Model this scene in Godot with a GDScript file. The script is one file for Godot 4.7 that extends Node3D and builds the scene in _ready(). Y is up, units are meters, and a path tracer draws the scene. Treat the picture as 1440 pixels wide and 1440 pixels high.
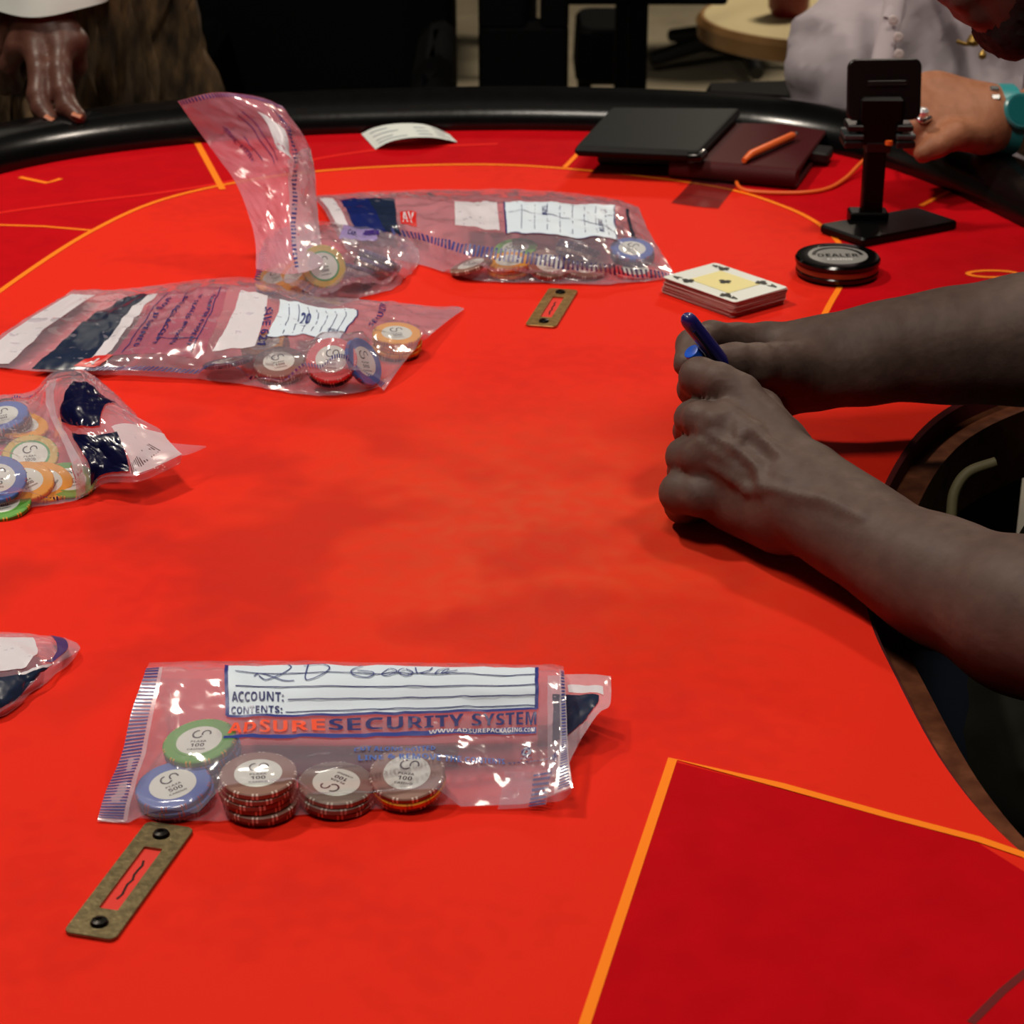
extends Node3D
# A casino poker table seen along its length. Metres, y up; the felt is at TOP, the camera stands above z = 0 and looks towards -z.
const TOP := 0.76

# ---------------------------------------------------------------- helpers
var taken := {}
var mats := {}

func numbered(n: String) -> String:
	if not taken.has(n):
		taken[n] = 0
		return n
	taken[n] += 1
	return "%s_%03d" % [n, taken[n]]

func tag(o: Node3D, label: String, category: String, group := "", kind := "") -> Node3D:
	o.set_meta("label", label)
	if category: o.set_meta("category", category)
	if group: o.set_meta("group", group)
	if kind: o.set_meta("kind", kind)
	return o

func thing(n: String, label: String, category: String, at := Vector3.ZERO, group := "") -> Node3D:
	var o := Node3D.new()
	o.name = numbered(n)
	add_child(o)
	o.position = at
	tag(o, label, category, group)
	return o

# one named mesh under parent; points are given in world space and stored relative to the thing
func part(n: String, mesh: Mesh, m: Material, parent: Node3D = null, at := Vector3.ZERO) -> MeshInstance3D:
	var o := MeshInstance3D.new()
	o.mesh = mesh
	o.material_override = m
	o.cast_shadow = GeometryInstance3D.SHADOW_CASTING_SETTING_ON
	if parent == null:
		o.name = numbered(n)
		add_child(o)
	else:
		o.name = n
		parent.add_child(o, true)
	o.position = at
	return o

func struct(n: String, mesh: Mesh, m: Material, label: String, at := Vector3.ZERO) -> MeshInstance3D:
	var o := part(n, mesh, m, null, at)
	o.set_meta("kind", "structure")
	o.set_meta("label", label)
	return o

func mat(key: String, c: Color, rough := 0.6, metal := 0.0, spec := 0.5) -> StandardMaterial3D:
	if mats.has(key): return mats[key]
	var m := StandardMaterial3D.new()
	m.resource_name = key
	m.albedo_color = c
	m.roughness = rough
	m.metallic = metal
	m.metallic_specular = spec
	mats[key] = m
	return m

func noise_tex(freq: float, seed_: int, lo: Color, hi: Color, oct := 4) -> NoiseTexture2D:
	var n := FastNoiseLite.new()
	n.seed = seed_
	n.frequency = freq
	n.fractal_octaves = oct
	var t := NoiseTexture2D.new()
	t.width = 512
	t.height = 512
	t.seamless = true
	t.noise = n
	var g := Gradient.new()
	g.set_color(0, lo)
	g.set_color(1, hi)
	t.color_ramp = g
	return t

func grain(m: StandardMaterial3D, lo: Color, hi: Color, freq: float, per_metre: float, relief := 0.0, seed_ := 3) -> StandardMaterial3D:
	m.albedo_color = Color.WHITE
	m.albedo_texture = noise_tex(freq, seed_, lo, hi)
	m.uv1_triplanar = true
	m.uv1_world_triplanar = true
	m.uv1_scale = Vector3.ONE * per_metre
	if relief > 0.0:
		m.heightmap_enabled = true
		m.heightmap_texture = noise_tex(freq * 2.0, seed_ + 7, Color.BLACK, Color.WHITE)
		m.heightmap_scale = relief
	return m

# mesh from points and triangles, edges sharper than crease degrees stay hard
func solid(v: PackedVector3Array, t: PackedInt32Array, crease := 40.0, uv := PackedVector2Array()) -> ArrayMesh:
	var fn := PackedVector3Array()
	var near := {}
	for i in range(0, t.size(), 3):
		var n := (v[t[i + 2]] - v[t[i]]).cross(v[t[i + 1]] - v[t[i]])
		fn.append(n)
		for k in 3:
			var key := (v[t[i + k]] * 20000.0).round()
			if not near.has(key): near[key] = PackedInt32Array()
			near[key].append(i / 3)
	var lim := cos(deg_to_rad(crease))
	var ov := PackedVector3Array()
	var on := PackedVector3Array()
	var ou := PackedVector2Array()
	for i in range(0, t.size(), 3):
		var own := fn[i / 3].normalized()
		for k in 3:
			var p := v[t[i + k]]
			var s := Vector3.ZERO
			for f in near[(p * 20000.0).round()]:
				if fn[f].normalized().dot(own) >= lim: s += fn[f]
			ov.append(p)
			on.append(s.normalized() if s.length() > 0.0 else own)
			if uv.size(): ou.append(uv[t[i + k]])
	var a := []
	a.resize(Mesh.ARRAY_MAX)
	a[Mesh.ARRAY_VERTEX] = ov
	a[Mesh.ARRAY_NORMAL] = on
	if uv.size(): a[Mesh.ARRAY_TEX_UV] = ou
	var m := ArrayMesh.new()
	if ov.size(): m.add_surface_from_arrays(Mesh.PRIMITIVE_TRIANGLES, a)
	return m

# smooth indexed mesh
func smooth(v: PackedVector3Array, t: PackedInt32Array, uv := PackedVector2Array()) -> ArrayMesh:
	var n := PackedVector3Array()
	n.resize(v.size())
	for i in range(0, t.size(), 3):
		var f := (v[t[i + 2]] - v[t[i]]).cross(v[t[i + 1]] - v[t[i]])
		n[t[i]] += f
		n[t[i + 1]] += f
		n[t[i + 2]] += f
	for i in n.size(): n[i] = n[i].normalized() if n[i].length_squared() > 0.0 else Vector3.UP
	var a := []
	a.resize(Mesh.ARRAY_MAX)
	a[Mesh.ARRAY_VERTEX] = v
	a[Mesh.ARRAY_NORMAL] = n
	a[Mesh.ARRAY_INDEX] = t
	if uv.size(): a[Mesh.ARRAY_TEX_UV] = uv
	var m := ArrayMesh.new()
	m.add_surface_from_arrays(Mesh.PRIMITIVE_TRIANGLES, a)
	return m

# rings of equal size joined by quads; caps close the ends
func loft(rings: Array, cap0 := true, cap1 := true, crease := 40.0, closed := true) -> ArrayMesh:
	var v := PackedVector3Array()
	var t := PackedInt32Array()
	var n: int = rings[0].size()
	for r in rings:
		for p in r: v.append(p)
	var last := n if closed else n - 1
	for j in rings.size() - 1:
		for i in last:
			var a := j * n + i
			var b := j * n + (i + 1) % n
			t.append_array(PackedInt32Array([a, b, a + n, b, b + n, a + n]))
	for e in 2:
		if (e == 0 and not cap0) or (e == 1 and not cap1): continue
		var base := 0 if e == 0 else (rings.size() - 1) * n
		var c := Vector3.ZERO
		for i in n: c += v[base + i]
		v.append(c / n)
		for i in n:
			var a := base + i
			var b := base + (i + 1) % n
			if e == 0: t.append_array(PackedInt32Array([v.size() - 1, b, a]))
			else: t.append_array(PackedInt32Array([v.size() - 1, a, b]))
	return solid(v, t, crease)

func ring(r: float, y: float, n := 32, at := Vector3.ZERO) -> PackedVector3Array:
	var o := PackedVector3Array()
	for i in n: o.append(at + Vector3(cos(TAU * i / n) * r, y, sin(TAU * i / n) * r))
	return o

func lathe(profile: Array, n := 32, crease := 35.0) -> ArrayMesh:
	var rings := []
	for p in profile: rings.append(ring(p.x, p.y, n))
	return loft(rings, true, true, crease)

# rounded rectangle in plan, w along x and l along z
func rrect(w: float, l: float, r: float, y: float, n := 5) -> PackedVector3Array:
	var o := PackedVector3Array()
	for q in 4:
		var cx: float = (w / 2 - r) * [1, -1, -1, 1][q]
		var cz: float = (l / 2 - r) * [1, 1, -1, -1][q]
		for i in n + 1:
			var a := PI / 2 * (q + float(i) / n)
			o.append(Vector3(cx + cos(a) * r, y, cz + sin(a) * r))
	return o

# slab with rounded corners and bevelled edges, from y = 0 to h
func slab(w: float, l: float, h: float, r: float, bev: float, n := 5) -> ArrayMesh:
	var i := bev
	return loft([rrect(w - 2 * i, l - 2 * i, maxf(r - i, 0.0002), 0, n), rrect(w, l, r, i, n), rrect(w, l, r, h - i, n), rrect(w - 2 * i, l - 2 * i, maxf(r - i, 0.0002), h, n)], true, true, 30.0)

func box(s: Vector3, bev := 0.004) -> ArrayMesh:
	return slab(s.x, s.z, s.y, bev, bev, 2)

# tube through points with a radius at each
func tube(pts: Array, rad: Array, n := 12, flat := 1.0) -> ArrayMesh:
	var rings := []
	var side := Vector3.ZERO
	for k in pts.size():
		var d: Vector3 = (pts[mini(k + 1, pts.size() - 1)] - pts[maxi(k - 1, 0)]).normalized()
		if side == Vector3.ZERO: side = d.cross(Vector3.UP if absf(d.y) < 0.9 else Vector3.RIGHT).normalized()
		side = (side - d * side.dot(d)).normalized()
		var up := d.cross(side)
		var o := PackedVector3Array()
		var r: float = rad[mini(k, rad.size() - 1)]
		for i in n: o.append(pts[k] + (side * cos(TAU * i / n) + up * sin(TAU * i / n) * flat) * r)
		rings.append(o)
	return loft(rings, true, true, 50.0)

func curve(pts: Array, per := 8, closed := false) -> Array:
	var o := []
	var n := pts.size()
	var segs := n if closed else n - 1
	for i in segs:
		var a = pts[(i - 1 + n) % n] if closed else pts[maxi(i - 1, 0)]
		var b = pts[i]
		var c = pts[(i + 1) % n]
		var d = pts[(i + 2) % n] if closed else pts[mini(i + 2, n - 1)]
		for k in per: o.append(b.cubic_interpolate(c, a, d, float(k) / per))
	if not closed: o.append(pts[n - 1])
	return o

# flat polygon at height y
func flat_poly(p: PackedVector2Array, y: float, uv_per_metre := 0.0) -> ArrayMesh:
	var t := Geometry2D.triangulate_polygon(p)
	var v := PackedVector3Array()
	var n := PackedVector3Array()
	var uv := PackedVector2Array()
	for q in p:
		v.append(Vector3(q.x, y, q.y))
		n.append(Vector3.UP)
		uv.append(q)
	for i in range(0, t.size(), 3):
		var c := (p[t[i + 1]] - p[t[i]]).cross(p[t[i + 2]] - p[t[i]])
		if c < 0.0:
			var s := t[i + 1]
			t[i + 1] = t[i + 2]
			t[i + 2] = s
	var a := []
	a.resize(Mesh.ARRAY_MAX)
	a[Mesh.ARRAY_VERTEX] = v
	a[Mesh.ARRAY_NORMAL] = n
	a[Mesh.ARRAY_INDEX] = t
	a[Mesh.ARRAY_TEX_UV] = uv
	var m := ArrayMesh.new()
	m.add_surface_from_arrays(Mesh.PRIMITIVE_TRIANGLES, a)
	return m

# flat printed line of a width along plan points
func stripe(p: Array, w: float, y: float, closed := false) -> ArrayMesh:
	var v := PackedVector3Array()
	var t := PackedInt32Array()
	var n := p.size()
	for i in n:
		var a: Vector2 = p[(i - 1 + n) % n] if closed else p[maxi(i - 1, 0)]
		var b: Vector2 = p[(i + 1) % n] if closed else p[mini(i + 1, n - 1)]
		var d := (b - a).normalized()
		var s := Vector2(-d.y, d.x) * w / 2
		v.append(Vector3(p[i].x + s.x, y, p[i].y + s.y))
		v.append(Vector3(p[i].x - s.x, y, p[i].y - s.y))
	for i in (n if closed else n - 1):
		var a := i * 2
		var b := (i + 1) % n * 2
		t.append_array(PackedInt32Array([a, a + 1, b, b, a + 1, b + 1]))
	return solid(v, t)

# ---------------------------------------------------------------- sheets of film
class Surf:
	var nu := 0
	var nv := 0
	var p := PackedVector3Array()

	func at(u: float, v: float) -> Vector3:
		var x := clampf(u, 0, 1) * (nu - 1)
		var y := clampf(v, 0, 1) * (nv - 1)
		var i := mini(int(x), nu - 2)
		var j := mini(int(y), nv - 2)
		var a := p[j * nu + i].lerp(p[j * nu + i + 1], x - i)
		var b := p[(j + 1) * nu + i].lerp(p[(j + 1) * nu + i + 1], x - i)
		return a.lerp(b, y - j)

	func normal(u: float, v: float) -> Vector3:
		var e := 0.012
		var n := (at(u + e, v) - at(u - e, v)).cross(at(u, v + e) - at(u, v - e)).normalized()
		return n if n.y + 0.6 * n.z > 0 else -n

	func lifted(u: float, v: float, off: float) -> Vector3:
		return at(u, v) + normal(u, v) * off

func sheet(lat: Array, nu: int, nv: int, wrinkle := 0.0, seed_ := 1) -> Surf:
	var s := Surf.new()
	s.nu = nu
	s.nv = nv
	var rows := lat.size()
	var cols: int = lat[0].size()
	var fine := []
	for r in rows:
		var line := PackedVector3Array()
		for i in nu:
			var x := float(i) / (nu - 1) * (cols - 1)
			var k := mini(int(x), cols - 2)
			line.append(lat[r][k].cubic_interpolate(lat[r][k + 1], lat[r][maxi(k - 1, 0)], lat[r][mini(k + 2, cols - 1)], x - k))
		fine.append(line)
	for j in nv:
		var y := float(j) / (nv - 1) * (rows - 1)
		var k := mini(int(y), rows - 2)
		for i in nu: s.p.append(fine[k][i].cubic_interpolate(fine[k + 1][i], fine[maxi(k - 1, 0)][i], fine[mini(k + 2, rows - 1)][i], y - k))
	if wrinkle > 0.0:
		var n := FastNoiseLite.new()
		n.seed = seed_
		n.noise_type = FastNoiseLite.TYPE_SIMPLEX
		n.fractal_type = FastNoiseLite.FRACTAL_RIDGED
		n.fractal_octaves = 3
		n.frequency = 17.0
		n.domain_warp_enabled = true
		n.domain_warp_amplitude = 0.02
		n.domain_warp_frequency = 9.0
		var moved := s.p.duplicate()
		for j in nv:
			for i in nu:
				var u := float(i) / (nu - 1)
				var v := float(j) / (nv - 1)
				var edge := minf(1.0, 6.0 * minf(minf(u, 1 - u), minf(v, 1 - v)) + 0.25)
				var q := s.p[j * nu + i]
				moved[j * nu + i] = q + s.normal(u, v) * n.get_noise_3d(q.x, q.y * 1.4, q.z * 1.3) * wrinkle * edge
		s.p = moved
	return s

# press a sheet up over the chips inside
func drape(s: Surf, chips: Array) -> void:
	for i in s.p.size():
		var q := s.p[i]
		for c in chips:
			var d := Vector2(q.x - c.at.x, q.z - c.at.z)
			var l := d.length()
			if l > 0.05: continue
			var inside := d if l <= 0.0195 else d * (0.0195 / l)
			var y: float = c.at.y - (c.up.x * inside.x + c.up.z * inside.y) / maxf(c.up.y, 0.4)
			y = minf(y, c.at.y + 0.016) + 0.0015 - maxf(0.0, l - 0.0205) * 1.15
			if q.y < y: q.y = y
		q.y = maxf(q.y, TOP + 0.0014)
		s.p[i] = q

func film(s: Surf) -> ArrayMesh:
	var t := PackedInt32Array()
	for j in s.nv - 1:
		for i in s.nu - 1:
			var a := j * s.nu + i
			t.append_array(PackedInt32Array([a, a + s.nu, a + 1, a + 1, a + s.nu, a + s.nu + 1]))
	return smooth(s.p, t)

# lower sheet of a bag: shares the border, lies on the table inside
func under(s: Surf, raised := 2.0) -> Surf:
	var o := Surf.new()
	o.nu = s.nu
	o.nv = s.nv
	for j in s.nv:
		for i in s.nu:
			var u := float(i) / (s.nu - 1)
			var v := float(j) / (s.nv - 1)
			var e := clampf(1.0 - 9.0 * minf(minf(u, 1 - u), minf(v, 1 - v)), 0, 1)
			var q := s.p[j * s.nu + i]
			var top := q.y
			q.y = lerpf(TOP + 0.0012, q.y - 0.0004, e * e)
			q.y = lerpf(q.y, maxf(q.y, top - 0.006), smoothstep(raised - 0.12, raised, u))
			o.p.append(q)
	return o

# printed area between four (u, v) corners, lying just on the film
func patch(s: Surf, a: Vector2, b: Vector2, c: Vector2, d: Vector2, nu := 24, nv := 10, off := 0.0005) -> ArrayMesh:
	var v := PackedVector3Array()
	var t := PackedInt32Array()
	for j in nv:
		for i in nu:
			var x := float(i) / (nu - 1)
			var w := a.lerp(b, x).lerp(d.lerp(c, x), float(j) / (nv - 1))
			v.append(s.lifted(w.x, w.y, off))
	for j in nv - 1:
		for i in nu - 1:
			var k := j * nu + i
			t.append_array(PackedInt32Array([k, k + nu, k + 1, k + 1, k + nu, k + nu + 1]))
	return smooth(v, t)

func rect(s: Surf, u0: float, v0: float, u1: float, v1: float, off := 0.0005) -> ArrayMesh:
	return patch(s, Vector2(u0, v0), Vector2(u1, v0), Vector2(u1, v1), Vector2(u0, v1), 26, 12, off)

# hatching printed on a seam: short bars between the line a-b and the line c-d
func ticks(s: Surf, a: Vector2, b: Vector2, c: Vector2, d: Vector2, n: int, fill := 0.5, off := 0.0006) -> ArrayMesh:
	var v := PackedVector3Array()
	var t := PackedInt32Array()
	for i in n:
		var x0 := (i + 0.1) / n
		var x1 := (i + 0.1 + fill) / n
		for q in [a.lerp(b, x0), a.lerp(b, x1), c.lerp(d, x1), c.lerp(d, x0)]: v.append(s.lifted(q.x, q.y, off))
		var k := i * 4
		t.append_array(PackedInt32Array([k, k + 1, k + 2, k, k + 2, k + 3]))
	return solid(v, t)

# pen strokes and ruled lines on the film: lists of (u, v) points
func strokes(s: Surf, lines: Array, w: float, off := 0.0009) -> ArrayMesh:
	var v := PackedVector3Array()
	var t := PackedInt32Array()
	for l in lines:
		for i in l.size():
			var p := s.lifted(l[i].x, l[i].y, off)
			var d := (s.at(l[mini(i + 1, l.size() - 1)].x, l[mini(i + 1, l.size() - 1)].y) - s.at(l[maxi(i - 1, 0)].x, l[maxi(i - 1, 0)].y)).normalized()
			var side := d.cross(s.normal(l[i].x, l[i].y)).normalized() * w / 2
			v.append(p + side)
			v.append(p - side)
			if i > 0:
				var k := v.size() - 4
				t.append_array(PackedInt32Array([k, k + 1, k + 2, k + 2, k + 1, k + 3]))
	return solid(v, t)

var letter_font: SystemFont
func letters(text: String) -> Array:
	if letter_font == null:
		letter_font = SystemFont.new()
		letter_font.font_names = ["Droid Sans"]
		letter_font.font_weight = 700
	var tm := TextMesh.new()
	tm.font = letter_font
	tm.text = text
	tm.font_size = 48
	tm.pixel_size = 0.01
	tm.curve_step = 2.0
	tm.depth = 0.0
	var a := tm.surface_get_arrays(0)
	return [a[Mesh.ARRAY_VERTEX], a[Mesh.ARRAY_INDEX], tm.get_aabb()]

# lettering laid on the film: the text fills the box a (its lower left), b (lower right), d (upper left)
func lettering(s: Surf, text: String, a: Vector2, b: Vector2, d: Vector2, off := 0.0009) -> ArrayMesh:
	var l := letters(text)
	var bb: AABB = l[2]
	var v := PackedVector3Array()
	for p in l[0]:
		var x: float = (p.x - bb.position.x) / bb.size.x
		var y: float = (p.y - bb.position.y) / bb.size.y
		var q := a + (b - a) * x + (d - a) * y
		v.append(s.lifted(q.x, q.y, off))
	var t := PackedInt32Array()
	if l[1] != null and l[1].size(): t = l[1]
	else:
		for i in v.size(): t.append(i)
	return solid(v, t)

# the same lettering laid flat: width along x, height along -z
func flat_letters(text: String, w: float, h: float, at: Vector3, turn := 0.0) -> ArrayMesh:
	var l := letters(text)
	var bb: AABB = l[2]
	var v := PackedVector3Array()
	for p in l[0]:
		var q := Vector3(((p.x - bb.position.x) / bb.size.x - 0.5) * w, 0, -((p.y - bb.position.y) / bb.size.y - 0.5) * h)
		v.append(at + q.rotated(Vector3.UP, turn))
	var t := PackedInt32Array()
	if l[1] != null and l[1].size(): t = l[1]
	else:
		for i in v.size(): t.append(i)
	return solid(v, t)

# ---------------------------------------------------------------- bodies: blended tapered capsules meshed as surface nets
class Flesh:
	var o: Vector3
	var c: float
	var n: Vector3i
	var soft := PackedFloat32Array()
	var hard := PackedFloat32Array()

	func _init(lo: Vector3, hi: Vector3, cell: float) -> void:
		o = lo
		c = cell
		n = Vector3i((hi - lo) / cell) + Vector3i.ONE
		soft.resize(n.x * n.y * n.z)
		soft.fill(0.2)
		hard.resize(soft.size())
		hard.fill(0.2)

	func bone(p: Vector3, q: Vector3, rp: float, rq: float, k: float, finger := false) -> void:
		var m := maxf(rp, rq) + k + 2.5 * c
		var lo := Vector3i((p.min(q) - Vector3.ONE * m - o) / c).clamp(Vector3i.ZERO, n - Vector3i.ONE)
		var hi := Vector3i((p.max(q) + Vector3.ONE * m - o) / c).clamp(Vector3i.ZERO, n - Vector3i.ONE)
		var d := q - p
		var dd := maxf(d.length_squared(), 1e-9)
		for z in range(lo.z, hi.z + 1):
			for y in range(lo.y, hi.y + 1):
				var at := (z * n.y + y) * n.x
				for x in range(lo.x, hi.x + 1):
					var w := o + Vector3(x, y, z) * c - p
					var t := clampf(w.dot(d) / dd, 0.0, 1.0)
					var f := (w - d * t).length() - lerpf(rp, rq, t)
					var g := hard[at + x] if finger else soft[at + x]
					var h := maxf(k - absf(f - g), 0.0) / k
					f = minf(f, g) - h * h * k * 0.25
					if finger: hard[at + x] = f
					else: soft[at + x] = f

	# cut a capsule away
	func carve(p: Vector3, q: Vector3, r: float, k: float) -> void:
		var m := r + k + 2.5 * c
		var lo := Vector3i((p.min(q) - Vector3.ONE * m - o) / c).clamp(Vector3i.ZERO, n - Vector3i.ONE)
		var hi := Vector3i((p.max(q) + Vector3.ONE * m - o) / c).clamp(Vector3i.ZERO, n - Vector3i.ONE)
		var d := q - p
		var dd := maxf(d.length_squared(), 1e-9)
		for z in range(lo.z, hi.z + 1):
			for y in range(lo.y, hi.y + 1):
				var at := (z * n.y + y) * n.x
				for x in range(lo.x, hi.x + 1):
					var w := o + Vector3(x, y, z) * c - p
					var t := clampf(w.dot(d) / dd, 0.0, 1.0)
					var f := r - (w - d * t).length()
					var g := soft[at + x]
					var h := maxf(k - absf(f - g), 0.0) / k
					soft[at + x] = maxf(f, g) + h * h * k * 0.25

	func limb(pts: Array, k: float, finger := false) -> void:
		for i in pts.size() - 1: bone(pts[i][0], pts[i + 1][0], pts[i][1], pts[i + 1][1], k, finger)

	func nets(v: PackedVector3Array, t: PackedInt32Array, blend := 0.006) -> Array:
		var f := soft
		for i in f.size():
			var a := f[i]
			var b := hard[i]
			if b < 0.1:
				var h := maxf(blend - absf(a - b), 0.0) / blend
				f[i] = minf(a, b) - h * h * blend * 0.25
		var id := PackedInt32Array()
		id.resize(f.size())
		id.fill(-1)
		var sx := 1
		var sy := n.x
		var sz := n.x * n.y
		var off := [0, sx, sy, sx + sy, sz, sx + sz, sy + sz, sx + sy + sz]
		var edges := [[0, 1], [2, 3], [4, 5], [6, 7], [0, 2], [1, 3], [4, 6], [5, 7], [0, 4], [1, 5], [2, 6], [3, 7]]
		var lim := c * 2.2
		var live := PackedInt32Array()
		for z in n.z - 1:
			for y in n.y - 1:
				var row := (z * n.y + y) * n.x
				for x in n.x - 1:
					var i := row + x
					var g := f[i]
					if g > lim or g < -lim: continue
					var m := 0
					for k in 8:
						if f[i + off[k]] < 0.0: m += 1
					if m == 0 or m == 8: continue
					var s := Vector3.ZERO
					var cnt := 0
					for e in edges:
						var a := f[i + off[e[0]]]
						var b := f[i + off[e[1]]]
						if (a < 0.0) == (b < 0.0): continue
						var w := a / (a - b)
						var p := Vector3(e[0] & 1, (e[0] >> 1) & 1, e[0] >> 2)
						s += p.lerp(Vector3(e[1] & 1, (e[1] >> 1) & 1, e[1] >> 2), w)
						cnt += 1
					id[i] = v.size()
					live.append(i)
					v.append(o + (Vector3(x, y, z) + s / cnt) * c)
		var ax := [[sx, sy, sz], [sy, sz, sx], [sz, sx, sy]]
		for i in live:
			for q in ax:
				var a := f[i]
				var j: int = i + q[0]
				var b := f[j]
				if (a < 0.0) == (b < 0.0): continue
				var p0 := id[i]
				var p1 := id[i - q[1]]
				var p2 := id[i - q[1] - q[2]]
				var p3 := id[i - q[2]]
				if p0 < 0 or p1 < 0 or p2 < 0 or p3 < 0: continue
				if a < 0.0: t.append_array(PackedInt32Array([p0, p2, p1, p0, p3, p2]))
				else: t.append_array(PackedInt32Array([p0, p1, p2, p0, p2, p3]))
		return [v, t]

func flesh_mesh(list: Array, ripple := 0.0, freq := 8.0, stretch := Vector3.ONE, blend := 0.006) -> ArrayMesh:
	var v := PackedVector3Array()
	var t := PackedInt32Array()
	for f in list:
		var o: Array = f.nets(v, t, blend)
		v = o[0]
		t = o[1]
	if ripple > 0.0:
		var n := FastNoiseLite.new()
		n.frequency = freq
		n.fractal_type = FastNoiseLite.FRACTAL_RIDGED
		n.fractal_octaves = 3
		var m := smooth(v, t)
		var nn: PackedVector3Array = m.surface_get_arrays(0)[Mesh.ARRAY_NORMAL]
		for i in v.size():
			var q := v[i] * stretch
			v[i] += nn[i] * n.get_noise_3d(q.x, q.y, q.z) * ripple
	return smooth(v, t)

# a head about its centre: f forwards, u upwards
func head(g: Flesh, at: Vector3, f: Vector3, u: Vector3) -> void:
	var r := f.cross(u).normalized()
	var w := func(x: float, y: float, z: float) -> Vector3: return at + r * x + u * y + f * z
	g.bone(w.call(0, 0.03, -0.025), w.call(0, 0.025, 0.02), 0.082, 0.078, 0.02)
	g.bone(w.call(0, -0.02, 0.03), w.call(0, -0.07, 0.05), 0.062, 0.048, 0.03)
	for s in [-1, 1]:
		g.bone(w.call(0.05 * s, -0.05, 0.01), w.call(0.018 * s, -0.102, 0.074), 0.024, 0.018, 0.025)
		g.bone(w.call(0.045 * s, -0.02, 0.055), w.call(0.03 * s, -0.045, 0.07), 0.02, 0.018, 0.02)
		g.bone(w.call(0.012 * s, 0.022, 0.092), w.call(0.045 * s, 0.022, 0.075), 0.01, 0.01, 0.012)
		g.bone(w.call(0.012 * s, -0.04, 0.098), w.call(0.012 * s, -0.041, 0.1), 0.009, 0.008, 0.01)
		g.bone(w.call(0.074 * s, 0.012, -0.012), w.call(0.078 * s, -0.03, -0.004), 0.012, 0.009, 0.006)
	g.bone(w.call(0, 0.012, 0.092), w.call(0, -0.036, 0.114), 0.009, 0.013, 0.012)
	g.bone(w.call(-0.02, -0.066, 0.095), w.call(0.02, -0.066, 0.095), 0.011, 0.011, 0.006)
	g.bone(w.call(-0.017, -0.083, 0.093), w.call(0.017, -0.083, 0.093), 0.0115, 0.0115, 0.006)
	g.bone(w.call(-0.008, -0.112, 0.08), w.call(0.008, -0.112, 0.08), 0.017, 0.017, 0.015)
	for s in [-1, 1]:
		g.carve(w.call(0.03 * s, 0.004, 0.105), w.call(0.034 * s, 0.004, 0.104), 0.014, 0.012)
		g.bone(w.call(0.031 * s, 0.003, 0.076), w.call(0.033 * s, 0.003, 0.076), 0.012, 0.012, 0.003)
	g.bone(w.call(0, -0.07, -0.02), w.call(0, -0.16, -0.055), 0.055, 0.058, 0.03)
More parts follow.
